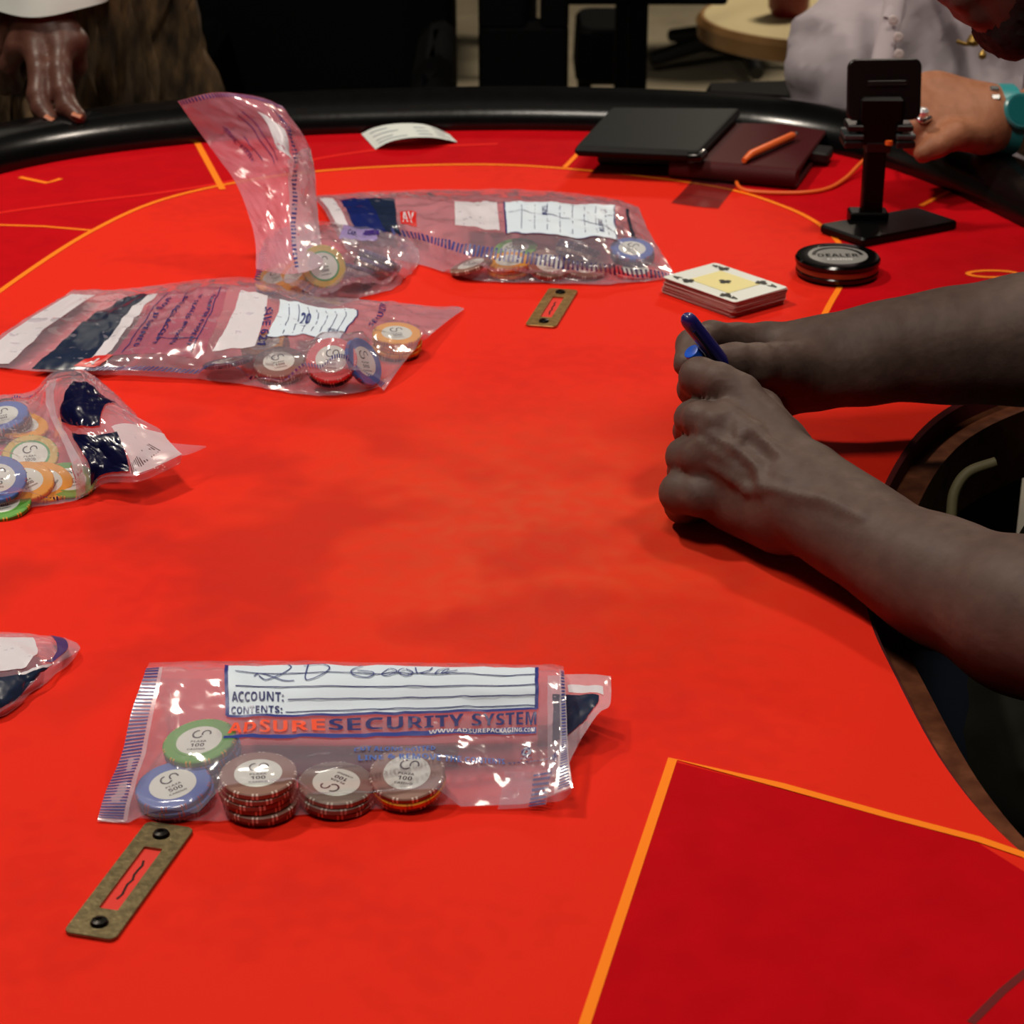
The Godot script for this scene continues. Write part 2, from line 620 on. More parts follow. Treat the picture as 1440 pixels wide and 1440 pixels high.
# ---------------------------------------------------------------- poker table
func build_table() -> void:
	var t := thing("poker_table", "oval casino poker table with bright red felt, orange printed lines and padded black rail", "table", Vector3.ZERO)
	var outer := [Vector2(-0.094, -2.319), Vector2(0.1, -2.318), Vector2(0.278, -2.273), Vector2(0.398, -2.157), Vector2(0.486, -1.955), Vector2(0.545, -1.75)]
	var cut := [Vector2(0.53, -1.66), Vector2(0.43, -1.585), Vector2(0.345, -1.512), Vector2(0.295, -1.44), Vector2(0.253, -1.337), Vector2(0.225, -1.24), Vector2(0.216, -1.15), Vector2(0.219, -1.08), Vector2(0.23, -0.973), Vector2(0.253, -0.892), Vector2(0.3, -0.81), Vector2(0.38, -0.735), Vector2(0.48, -0.68)]
	var rest := [Vector2(0.5, -0.6), Vector2(0.36, -0.46), Vector2(0.08, -0.39), Vector2(-0.26, -0.39), Vector2(-0.5, -0.5), Vector2(-0.65, -0.75), Vector2(-0.7, -1.1), Vector2(-0.7, -1.5), Vector2(-0.655, -1.86), Vector2(-0.527, -2.144), Vector2(-0.328, -2.273)]
	var line := curve(outer + cut + rest, 8, true)
	var poly := PackedVector2Array(line)
	# felt: top face and its wrapped edge
	var felt := mat("red felt", Color(0.9, 0.12, 0.04), 0.85, 0.0, 0.35)
	felt.albedo_color = Color.WHITE
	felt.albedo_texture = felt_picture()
	felt.uv1_scale = Vector3(1 / 1.6, 1 / 2.2, 1)
	felt.uv1_offset = Vector3(0.5, 1.1, 0)
	felt.texture_repeat = false
	felt.heightmap_enabled = true
	felt.heightmap_texture = felt_weave()
	felt.heightmap_scale = 0.02
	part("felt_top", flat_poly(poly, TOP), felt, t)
	var edge := mat("felt edge", Color(0.36, 0.05, 0.06), 0.8)
	var wood := grain(mat("table wood", Color.WHITE, 0.75, 0.0, 0.2), Color(0.26, 0.13, 0.08), Color(0.44, 0.26, 0.17), 0.02, 4.0)
	var a := PackedVector3Array()
	var b := PackedVector3Array()
	var c := PackedVector3Array()
	var d := PackedVector3Array()
	var e := PackedVector3Array()
	var f := PackedVector3Array()
	for i in line.size():
		var tan: Vector2 = (line[(i + 1) % line.size()] - line[i - 1]).normalized()
		var o := Vector2(tan.y, -tan.x)
		if Geometry2D.is_point_in_polygon(line[i] + o * 0.01, poly): o = -o
		a.append(Vector3(line[i].x, TOP, line[i].y))
		b.append(Vector3(line[i].x + o.x * 0.003, TOP - 0.003, line[i].y + o.y * 0.003))
		c.append(Vector3(line[i].x + o.x * 0.004, TOP - 0.016, line[i].y + o.y * 0.004))
		var q: Vector2 = line[i] + o * 0.023
		d.append(Vector3(line[i].x, TOP - 0.0161, line[i].y))
		e.append(Vector3(q.x, TOP - 0.0162, q.y))
		f.append(Vector3(q.x, TOP - 0.075, q.y))
	part("felt_edge", loft([a, b, c], false, false), edge, t)
	part("apron", loft([d, e, f], false, false), wood, t)
	# padded rail round all but the dealer's bay
	var path := []
	var from := (outer.size() + cut.size()) * 8 - 4
	for i in range(from, from + (rest.size() + outer.size()) * 8 - 1):
		var k := i % line.size()
		var tan: Vector2 = (line[(k + 1) % line.size()] - line[k - 1]).normalized()
		var o := Vector2(tan.y, -tan.x)
		if Geometry2D.is_point_in_polygon(line[k] + o * 0.01, poly): o = -o
		var q: Vector2 = line[k] + o * 0.041
		path.append(Vector3(q.x, TOP + 0.004, q.y))
	var black := grain(mat("rail leather", Color.WHITE, 0.22), Color(0.02, 0.023, 0.027), Color(0.045, 0.05, 0.055), 0.03, 3.0, 0.008)
	part("rail", tube(path, [0.043], 20, 0.8), black, t)
	# printed zones and lines
	var oval := [Vector2(-0.475, -1.5107), Vector2(-0.4585, -1.6688), Vector2(-0.4442, -1.7647), Vector2(-0.3961, -1.9437), Vector2(-0.3327, -2.0645), Vector2(-0.2128, -2.149), Vector2(-0.0594, -2.1795), Vector2(0.059, -2.1628), Vector2(0.2011, -2.0981), Vector2(0.2647, -2.0269), Vector2(0.2963, -1.9506), Vector2(0.3039, -1.862), Vector2(0.291, -1.7941), Vector2(0.2689, -1.723), Vector2(0.233, -1.6042)]
	var ov := curve(oval, 8)
	var zone := PackedVector2Array()
	var near := 99.0
	for p in ov: zone.append(p)
	# outer edge back along the felt, from the right side round the far end to the left
	var back := []
	for i in line.size():
		var p: Vector2 = line[i]
		if p.y < -1.6 and p.x > -0.72 and not (p.x > 0.34 and p.y > -1.72): back.append(p)
	back.sort_custom(func(m, n): return atan2(m.x + 0.05, -m.y - 1.2) > atan2(n.x + 0.05, -n.y - 1.2))
	for p in back: zone.append(p)
	part("outer_zone", flat_poly(zone, TOP + 0.0003), zone_mat(), t)
	var orange := mat("orange print", Color(1.0, 0.52, 0.09), 0.8, 0.0, 0.3)
	part("betting_line", stripe(ov, 0.0052, TOP + 0.0006), orange, t)
	var red := mat("red print", Color(0.88, 0.09, 0.06), 0.8, 0.0, 0.3)
	part("inner_line", stripe(curve([Vector2(-0.5296, -1.9692), Vector2(-0.4962, -2.0025), Vector2(-0.4206, -2.0418), Vector2(-0.3484, -2.0747), Vector2(-0.2786, -2.122), Vector2(-0.2089, -2.1993), Vector2(-0.1222, -2.2488), Vector2(-0.0552, -2.2577), Vector2(-0.0154, -2.2637)]), 0.006, TOP + 0.0006), red, t)
	part("divider_line", stripe([Vector2(-0.3412, -2.2697), Vector2(-0.2907, -2.0851)], 0.0065, TOP + 0.0007), orange, t)
	part("divider_line", stripe([Vector2(0.078, -2.2517), Vector2(0.0547, -2.1683)], 0.005, TOP + 0.0007), orange, t)
	part("divider_line", stripe([Vector2(-0.515, -1.9645), Vector2(-0.4458, -1.9575), Vector2(-0.3954, -1.9437)], 0.004, TOP + 0.0007), orange, t)
	part("divider_line", stripe([Vector2(0.4409, -2.0825), Vector2(0.4005, -2.0269)], 0.005, TOP + 0.0007), orange, t)
	part("seat_number", stripe([Vector2(-0.5037, -2.13), Vector2(-0.4718, -2.1087), Vector2(-0.4604, -2.1246)], 0.006, TOP + 0.0007), orange, t)
	var zero := []
	for i in 24: zero.append(Vector2(0.4268, -1.8122) + Vector2(cos(TAU * i / 24) * 0.022, sin(TAU * i / 24) * 0.0095))
	part("seat_number", stripe(zero, 0.005, TOP + 0.0007, true), orange, t)
	var panel := PackedVector2Array([Vector2(0.0863, -0.9789), Vector2(0.1406, -0.9511), Vector2(0.1916, -0.9232), Vector2(0.2324, -0.9011), Vector2(0.285, -0.825), Vector2(0.36, -0.745), Vector2(0.33, -0.46), Vector2(-0.02, -0.42), Vector2(0.0322, -0.7535)])
	part("seat_panel", flat_poly(panel, TOP + 0.0004), zone_mat(), t)
	part("seat_panel_line", stripe([Vector2(-0.015, -0.55), Vector2(0.0325, -0.7608), Vector2(0.0857, -0.9818), Vector2(0.141, -0.9546), Vector2(0.192, -0.9259), Vector2(0.233, -0.9043), Vector2(0.2536, -0.8897), Vector2(0.285, -0.835)], 0.0052, TOP + 0.0006), orange, t)
	part("panel_seam", stripe([Vector2(0.2009, -0.7584), Vector2(0.2196, -0.7811), Vector2(0.2362, -0.7983)], 0.004, TOP + 0.0006), mat("seam", Color(0.4, 0.02, 0.03), 0.9), t)
	# brass money-slot plates let into the felt
	slot_plate(t, Vector2(-0.1844, -0.8681), Vector2(-0.1727, -0.914), Vector2(-0.1955, -0.8256), Color(0.46, 0.41, 0.29), 5)
	slot_plate(t, Vector2(0.0341, -1.7183), Vector2(0.0444, -1.7647), Vector2(0.0242, -1.6741), Color(0.62, 0.5, 0.3), 9)
	# pedestal below
	var dark := mat("pedestal black", Color(0.03, 0.03, 0.03), 0.6)
	for z in [-0.75, -1.95]:
		part("pedestal", lathe([Vector2(0.24, 0), Vector2(0.24, 0.03), Vector2(0.06, 0.07), Vector2(0.05, 0.6), Vector2(0.2, TOP - 0.09), Vector2(0.2, TOP - 0.076)], 24), dark, t, Vector3(-0.08, 0, z))
	var base := []
	for y in [0.02, TOP - 0.062]:
		var o := PackedVector3Array()
		for q in Geometry2D.offset_polygon(poly, -0.1)[0]: o.append(Vector3(q.x, y, q.y))
		base.append(o)
	part("base_cabinet", loft(base, false, false), mat("cabinet black", Color(0.02, 0.02, 0.022), 0.7, 0.0, 0.2), t)
	var inner := PackedVector2Array()
	for q in Geometry2D.offset_polygon(poly, -0.02)[0]: inner.append(q)
	part("table_board", flat_poly(inner, TOP - 0.06), dark, t)

func zone_mat() -> StandardMaterial3D:
	if mats.has("crimson felt"): return mats["crimson felt"]
	return grain(mat("crimson felt", Color.WHITE, 0.9, 0.0, 0.2), Color(0.70, 0.006, 0.055), Color(0.75, 0.012, 0.07), 0.02, 2.2, 0.02, 11)

func felt_weave() -> NoiseTexture2D:
	return noise_tex(0.12, 21, Color.BLACK, Color.WHITE, 3)

# colour of the felt: faint cloudy nap, paler patch in the middle, painted light falloff, small smudges
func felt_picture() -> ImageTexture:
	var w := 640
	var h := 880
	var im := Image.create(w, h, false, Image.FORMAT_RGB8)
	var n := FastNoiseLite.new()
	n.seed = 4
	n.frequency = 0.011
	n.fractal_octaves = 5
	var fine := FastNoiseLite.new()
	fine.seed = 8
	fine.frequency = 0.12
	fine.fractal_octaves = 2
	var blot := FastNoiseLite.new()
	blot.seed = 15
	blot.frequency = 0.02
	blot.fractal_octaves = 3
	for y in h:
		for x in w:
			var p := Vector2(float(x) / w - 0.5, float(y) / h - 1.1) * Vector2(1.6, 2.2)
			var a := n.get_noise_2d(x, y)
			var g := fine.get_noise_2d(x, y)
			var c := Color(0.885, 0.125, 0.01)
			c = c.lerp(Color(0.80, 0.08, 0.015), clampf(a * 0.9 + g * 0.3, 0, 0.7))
			# paler patch
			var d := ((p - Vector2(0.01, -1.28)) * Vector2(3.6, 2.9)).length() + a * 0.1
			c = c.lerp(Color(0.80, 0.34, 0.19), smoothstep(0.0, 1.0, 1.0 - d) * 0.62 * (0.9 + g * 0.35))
			# dimmer light left of it painted in as darker red, with smudges
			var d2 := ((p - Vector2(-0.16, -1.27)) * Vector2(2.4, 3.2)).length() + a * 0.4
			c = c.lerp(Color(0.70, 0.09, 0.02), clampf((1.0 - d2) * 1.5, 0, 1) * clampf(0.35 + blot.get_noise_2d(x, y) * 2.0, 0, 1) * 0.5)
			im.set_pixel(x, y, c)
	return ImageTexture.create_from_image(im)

func slot_plate(t: Node3D, at: Vector2, top: Vector2, bottom: Vector2, col: Color, seed_: int) -> void:
	var brass := grain(mat("brass %d" % seed_, Color.WHITE, 0.38, 0.7), col * 0.9, col * 1.3, 0.03, 9.0, 0.01, seed_)
	var dir := top - bottom
	var turn := atan2(-dir.x, -dir.y)
	var h := 0.0016
	var ih := [rrect(0.0262, 0.098, 0.004, 0, 4), rrect(0.0262, 0.098, 0.004, h - 0.0004, 4), rrect(0.0256, 0.0974, 0.0037, h, 4), rrect(0.0098, 0.054, 0.0006, h, 4), rrect(0.0096, 0.0538, 0.0006, 0.0002, 4)]
	var o := part("slot_plate", loft(ih, false, false, 30.0), brass, t, Vector3(at.x, TOP + 0.0005, at.y))
	o.rotation.y = turn
	o.set_meta("label", "worn brass slot plate held by two dark screws")
	var screw := mat("screw steel", Color(0.12, 0.11, 0.1), 0.35, 0.8)
	for s in [-1, 1]:
		var m := loft([ring(0.0044, 0.0, 20), ring(0.0044, 0.0006, 20), ring(0.0036, 0.0019, 20), ring(0.0016, 0.0024, 20), ring(0.0014, 0.0016, 20)], false, true, 30.0)
		var k := part("screw", m, screw, o, Vector3(0.0008 * s, h - 0.0002, 0.0385 * s))
		k.rotation.y = s
	var slit := []
	for i in 9: slit.append(Vector2(sin(i * 2.3 + seed_) * 0.0006 + (i - 4) * 0.0001, (i - 4) * 0.0042))
	var red := mat("slot red", Color(0.85, 0.14, 0.07), 0.7)
	part("slot_liner", flat_poly(PackedVector2Array([Vector2(-0.0049, -0.027), Vector2(0.0049, -0.027), Vector2(0.0049, 0.027), Vector2(-0.0049, 0.027)]), 0.0002), red, o)
	part("slit", stripe(slit, 0.0012, 0.0004), mat("slit dark", Color(0.12, 0.01, 0.01), 0.9), o)

# ---------------------------------------------------------------- chips
var chip_body: ArrayMesh
var chip_face: ArrayMesh
var chip_spots: ArrayMesh
var chip_marks := {}
var chip_count := {}

func chip_shapes() -> void:
	var h := 0.00165
	chip_body = lathe([Vector2(0.0003, -h), Vector2(0.0188, -h), Vector2(0.0195, -h + 0.0005), Vector2(0.0195, h - 0.0005), Vector2(0.0188, h), Vector2(0.0003, h)], 40)
	chip_face = lathe([Vector2(0.0003, -h - 0.0001), Vector2(0.0122, -h - 0.0001), Vector2(0.0122, h + 0.0001), Vector2(0.0003, h + 0.0001)], 36)
	var v := PackedVector3Array()
	var t := PackedInt32Array()
	var prof := [Vector2(0.0184, -h - 0.00008), Vector2(0.0189, -h - 0.00008), Vector2(0.01962, -h + 0.0005), Vector2(0.01962, h - 0.0005), Vector2(0.0189, h + 0.00008), Vector2(0.0184, h + 0.00008)]
	for k in 12:
		for j in 2:
			var b := v.size()
			var a0 := TAU * k / 12.0 + j * 0.11
			for i in 2:
				for p in prof: v.append(Vector3(cos(a0 + i * 0.055) * p.x, p.y, sin(a0 + i * 0.055) * p.x))
			for i in 5: t.append_array(PackedInt32Array([b + i, b + i + 1, b + i + 6, b + i + 1, b + i + 7, b + i + 6]))
	chip_spots = solid(v, t, 30.0)
	# print on the white centre: a curled double stroke and small lettering
	var swirl := []
	for i in 15: swirl.append(Vector2(cos(0.6 + i * 0.3) * 0.0028 - 0.0016, sin(0.6 + i * 0.3) * 0.0031 - 0.0052))
	var tail := []
	for i in 13: tail.append(Vector2(cos(2.6 + i * 0.33) * 0.0022 + 0.0028, sin(2.6 + i * 0.33) * 0.0026 - 0.0056))
	for text in ["100", "500", "1000"]:
		var st := SurfaceTool.new()
		st.begin(Mesh.PRIMITIVE_TRIANGLES)
		for m in [stripe(swirl, 0.001, h + 0.0002), stripe(tail, 0.0009, h + 0.0002), flat_letters("PLAZA", 0.0085, 0.0015, Vector3(0, h + 0.0002, 0.001)), flat_letters(text, 0.0075, 0.0028, Vector3(0, h + 0.0002, 0.0042)), flat_letters("CASINO", 0.0095, 0.0014, Vector3(0, h + 0.0002, 0.0078))]:
			st.append_from(m, 0, Transform3D())
		chip_marks[text] = st.commit()

# kind: base colour, spot colour, mark, words for the label
const CHIPS := {
	"blue": [Color(0.22, 0.38, 0.70), Color(0.6, 0.28, 0.36), "500", "blue"],
	"navy": [Color(0.1, 0.13, 0.27), Color(0.45, 0.42, 0.5), "500", "dark navy"],
	"brown": [Color(0.52, 0.37, 0.32), Color(0.85, 0.78, 0.74), "100", "brown"],
	"gray": [Color(0.47, 0.40, 0.37), Color(0.72, 0.7, 0.66), "100", "greyish brown"],
	"yellow": [Color(0.9, 0.62, 0.08), Color(0.75, 0.45, 0.1), "1000", "yellow"],
	"green": [Color(0.34, 0.62, 0.2), Color(0.85, 0.66, 0.15), "100", "green"],
	"pink": [Color(0.82, 0.22, 0.26), Color(0.85, 0.6, 0.6), "100", "pink red"],
	"purple": [Color(0.3, 0.22, 0.44), Color(0.5, 0.45, 0.6), "500", "purple"],
	"mint": [Color(0.8, 0.66, 0.2), Color(0.25, 0.6, 0.3), "1000", "yellow rimmed"],
}
var inside := {}

# one chip: at is the middle of its upper face
func chip(bag: String, kind: String, at: Vector3, up: Vector3, label: String, spin := 0.0) -> void:
	var k: Array = CHIPS[kind]
	var o := thing("poker_chip", label, "poker chip", Vector3.ZERO, "chips inside the " + bag)
	var y := up.normalized()
	var x := Vector3(cos(spin), 0, -sin(spin))
	x = (x - y * x.dot(y)).normalized()
	o.transform = Transform3D(Basis(x, y, x.cross(y)), at - y * 0.00165)
	part("body", chip_body, mat("chip " + kind, k[0], 0.5), o)
	part("edge_spots", chip_spots, mat("chip spots " + kind, k[1], 0.5), o)
	part("inlay", chip_face, mat("chip inlay", Color(0.86, 0.88, 0.86), 0.45), o)
	part("inlay_print", chip_marks[k[2]], mat("chip ink", Color(0.08, 0.09, 0.13), 0.6), o)
	if kind in ["mint", "green"]:
		part("colour_ring", chip_ring(), mat("chip ring " + kind, k[0] if kind == "green" else Color(0.2, 0.6, 0.3), 0.5), o)
	if not inside.has(bag): inside[bag] = []
	inside[bag].append({"at": at, "up": y})

var ring_mesh: ArrayMesh
func chip_ring() -> ArrayMesh:
	if ring_mesh == null: ring_mesh = loft([ring(0.0122, 0.00166, 36), ring(0.0122, 0.00182, 36), ring(0.0138, 0.00182, 36), ring(0.0138, 0.00166, 36)], false, false)
	return ring_mesh

const PLACES := ["topmost", "second from the top", "third from the top", "fourth from the top", "fifth from the top", "sixth from the top", "seventh from the top"]

# a stack given from the top down
func stack(bag: String, where: String, kinds: Array, at: Vector3, up := Vector3.UP, spin := 0.0) -> void:
	var y := up.normalized()
	for i in kinds.size():
		var jit := Vector3(sin(i * 5.1 + at.x * 90), 0, cos(i * 3.7 + at.z * 70)) * 0.0011 * (1.0 if i else 0.0)
		var what: String = CHIPS[kinds[i]][3]
		var place: String = (PLACES[i] + " of " + where) if kinds.size() > 1 else ("lying " + where if not where.begins_with("in ") and not where.begins_with("on ") and not where.begins_with("at ") else where)
		chip(bag, kinds[i], at - y * 0.0034 * i + jit, y, "%s chip, %s, %s" % [what, place, bag], spin + i * 0.9)

func fill_bags() -> void:
	chip_shapes()
	var b := "nearest bag"
	stack(b, "blue stack at left corner", ["blue", "blue", "navy"], Vector3(-0.1737, 0.772, -0.9373), Vector3(-0.1, 1, 0.12), 0.5)
	stack(b, "stack behind the blue one", ["green", "blue", "blue", "navy", "brown"], Vector3(-0.1638, 0.78, -0.9679), Vector3(-0.12, 1, 0.1), -0.1)
	stack(b, "tall brown stack", ["brown", "brown", "brown", "brown", "brown", "brown"], Vector3(-0.129, 0.7816, -0.9326), Vector3(0.0, 1, 0.06), 0.1)
	stack(b, "low stack under blue print", ["gray", "gray", "brown"], Vector3(-0.0901, 0.772, -0.9393), Vector3(0.05, 1, 0.05), 2.6)
	stack(b, "stack with a yellow chip", ["brown", "yellow", "brown"], Vector3(-0.0541, 0.775, -0.9441), Vector3(-0.05, 1, 0.26), -0.2)
	b = "long bag"
	stack(b, "low stack under the form", ["gray", "brown", "gray"], Vector3(-0.1807, 0.774, -1.5534), Vector3(-0.02, 1, 0.3), 0.3)
	stack(b, "leaning stack in front", ["pink", "brown", "navy"], Vector3(-0.1376, 0.785, -1.5284), Vector3(-0.03, 0.78, 0.62), -0.1)
	chip(b, "blue", Vector3(-0.1128, 0.78, -1.5373), Vector3(0.75, 0.5, 0.35), "blue chip standing tilted beside the pink red chip in the long bag", 0.4)
	stack(b, "stack at the right tip", ["yellow", "yellow", "yellow", "yellow", "gray"], Vector3(-0.0917, 0.779, -1.6049), Vector3(0.06, 1, 0.12), 0.2)
	stack(b, "pair under the paper form", ["yellow", "yellow"], Vector3(-0.1962, 0.774, -1.5955), Vector3(-0.15, 1, 0.1), 0.0)
	chip(b, "navy", Vector3(-0.2213, 0.772, -1.5604), Vector3(-0.15, 0.95, -0.2), "dark navy chip left of the greyish brown stack in the long bag", 0.8)
	b = "far bag"
	chip(b, "brown", Vector3(-0.0365, 0.771, -1.8087), Vector3(-0.3, 0.93, -0.05), "brown chip leaning at the left end of the chips in the far bag", 0.4)
	stack(b, "yellow stack", ["yellow", "yellow", "yellow", "brown"], Vector3(-0.0025, 0.774, -1.8096), Vector3(-0.05, 1, 0.1), 0.3)
	stack(b, "stack beside the yellow one", ["brown", "pink"], Vector3(0.0326, 0.773, -1.8045), Vector3(0.1, 0.92, 0.35), 0.1)
	stack(b, "stack before the dark chips", ["brown", "brown"], Vector3(0.0642, 0.769, -1.8088), Vector3(0.1, 0.97, 0.2), 1.1)
	stack(b, "stack at the back", ["green", "yellow", "gray"], Vector3(0.0032, 0.777, -1.8377), Vector3(-0.1, 1, 0.15), 0.9)
	stack(b, "dark stack under the form", ["navy", "navy", "gray", "navy"], Vector3(0.06, 0.783, -1.8248), Vector3(0.3, 0.9, -0.35), 0.4)
	stack(b, "stack at the right end", ["blue", "navy", "navy"], Vector3(0.1073, 0.778, -1.8324), Vector3(0.05, 1, 0.22), -0.2)
	chip(b, "pink", Vector3(0.109, 0.765, -1.811), Vector3(0.02, 1, 0.08), "pink red chip lying flat at the near right corner of the far bag", 0.1)
	b = "upright bag"
	chip(b, "mint", Vector3(-0.1607, 0.79, -1.7434), Vector3(0.28, 0.62, 0.75), "yellow rimmed chip with green ring facing out of the upright bag", 0.5)
	stack(b, "leaning yellow purple fan", ["yellow", "yellow", "purple", "yellow", "purple"], Vector3(-0.1859, 0.782, -1.7505), Vector3(-0.55, 0.75, 0.3), 0.4)
	stack(b, "pile at the left corner", ["yellow", "purple", "brown"], Vector3(-0.2039, 0.775, -1.7622), Vector3(-0.3, 1, 0.25), 0.2)
	stack(b, "purple pile at the end", ["purple", "navy", "purple", "brown"], Vector3(-0.1158, 0.779, -1.8021), Vector3(0.4, 0.85, -0.4), 0.2)
	stack(b, "dark middle pile", ["purple", "brown", "navy", "navy"], Vector3(-0.1381, 0.778, -1.7808), Vector3(0.25, 0.85, -0.35), 1.2)
	b = "crumpled bag"
	stack(b, "blue topped stack", ["blue", "brown", "gray"], Vector3(-0.3697, 0.776, -1.4358), Vector3(-0.1, 1, 0.2), 0.3)
	chip(b, "mint", Vector3(-0.3332, 0.777, -1.3592), Vector3(0.05, 0.9, 0.42), "yellow rimmed chip with green ring, highest in the crumpled bag", 0.2)
	chip(b, "yellow", Vector3(-0.33, 0.773, -1.3253), Vector3(0.1, 0.9, 0.3), "yellow chip in front of the green ringed chip in crumpled bag", 0.8)
	chip(b, "yellow", Vector3(-0.3184, 0.77, -1.331), Vector3(0.2, 0.9, 0.3), "yellow chip rightmost of the two plain yellow ones in crumpled bag", 1.4)
	chip(b, "blue", Vector3(-0.3454, 0.78, -1.3128), Vector3(0.1, 0.85, 0.45), "blue chip lying on the yellow chips in the crumpled bag", 0.1)
	chip(b, "green", Vector3(-0.3035, 0.768, -1.338), Vector3(0.15, 1, 0.25), "green chip beside the white fold of the crumpled bag", 0.6)
	chip(b, "green", Vector3(-0.342, 0.766, -1.3044), Vector3(0.0, 1, 0.2), "green chip at the near edge of the crumpled bag", 0.4)
	chip(b, "yellow", Vector3(-0.3561, 0.769, -1.4366), Vector3(0.2, 1, 0.1), "yellow chip behind, next to the blue topped stack in crumpled bag", 0.4)

# ---------------------------------------------------------------- bags
func clear_film() -> StandardMaterial3D:
	if mats.has("film"): return mats["film"]
	var m := mat("film", Color(0.86, 0.82, 0.90, 0.2), 0.12, 0.0, 0.75)
	m.transparency = BaseMaterial3D.TRANSPARENCY_ALPHA
	m.cull_mode = BaseMaterial3D.CULL_DISABLED
	return m

func milky_film() -> StandardMaterial3D:
	if mats.has("milky film"): return mats["milky film"]
	var m := mat("milky film", Color(0.9, 0.87, 0.93, 0.4), 0.16, 0.0, 0.7)
	m.transparency = BaseMaterial3D.TRANSPARENCY_ALPHA
	m.cull_mode = BaseMaterial3D.CULL_DISABLED
	return m

func tick_ink() -> StandardMaterial3D: return mat("tick ink", Color(0.2, 0.22, 0.52), 0.4)
func ink() -> StandardMaterial3D: return mat("blue ink", Color(0.1, 0.13, 0.42), 0.35)
func navy() -> StandardMaterial3D: return mat("navy print", Color(0.05, 0.06, 0.2), 0.2)
func slate() -> StandardMaterial3D: return mat("slate print", Color(0.12, 0.17, 0.27), 0.22)
func paper() -> StandardMaterial3D: return mat("form white", Color(0.84, 0.9, 0.96), 0.5)
func white() -> StandardMaterial3D: return mat("white print", Color(0.86, 0.84, 0.88), 0.3)
func haze_print() -> StandardMaterial3D:
	var m := mat("slate haze print", Color(0.24, 0.27, 0.34, 0.45), 0.3)
	m.transparency = BaseMaterial3D.TRANSPARENCY_ALPHA
	return m
func tail_print() -> StandardMaterial3D:
	var m := mat("tail print", Color(0.88, 0.84, 0.88, 0.7), 0.25)
	m.transparency = BaseMaterial3D.TRANSPARENCY_ALPHA
	return m
func pink_film() -> StandardMaterial3D:
	var m := mat("pink film", Color(0.95, 0.64, 0.72, 0.40), 0.16, 0.0, 0.7)
	m.transparency = BaseMaterial3D.TRANSPARENCY_ALPHA
	m.cull_mode = BaseMaterial3D.CULL_DISABLED
	return m
func red_ink() -> StandardMaterial3D: return mat("red ink", Color(0.82, 0.12, 0.1), 0.4)

func form_lines(s: Surf, u0: float, u1: float, v0: float, v1: float, n: int, across := false) -> ArrayMesh:
	var lines := []
	for i in n:
		var l := []
		var x := (i + 0.7) / (n + 0.4)
		for k in 14:
			var y := 0.04 + 0.92 * k / 13.0
			l.append(Vector2(lerpf(u0, u1, x), lerpf(v0, v1, y)) if across else Vector2(lerpf(u0, u1, y), lerpf(v0, v1, x)))
		lines.append(l)
	return strokes(s, lines, 0.0006)

func uvline(a: Vector2, b: Vector2, n := 16) -> Array:
	var o := []
	for i in n: o.append(a.lerp(b, float(i) / (n - 1)))
	return o

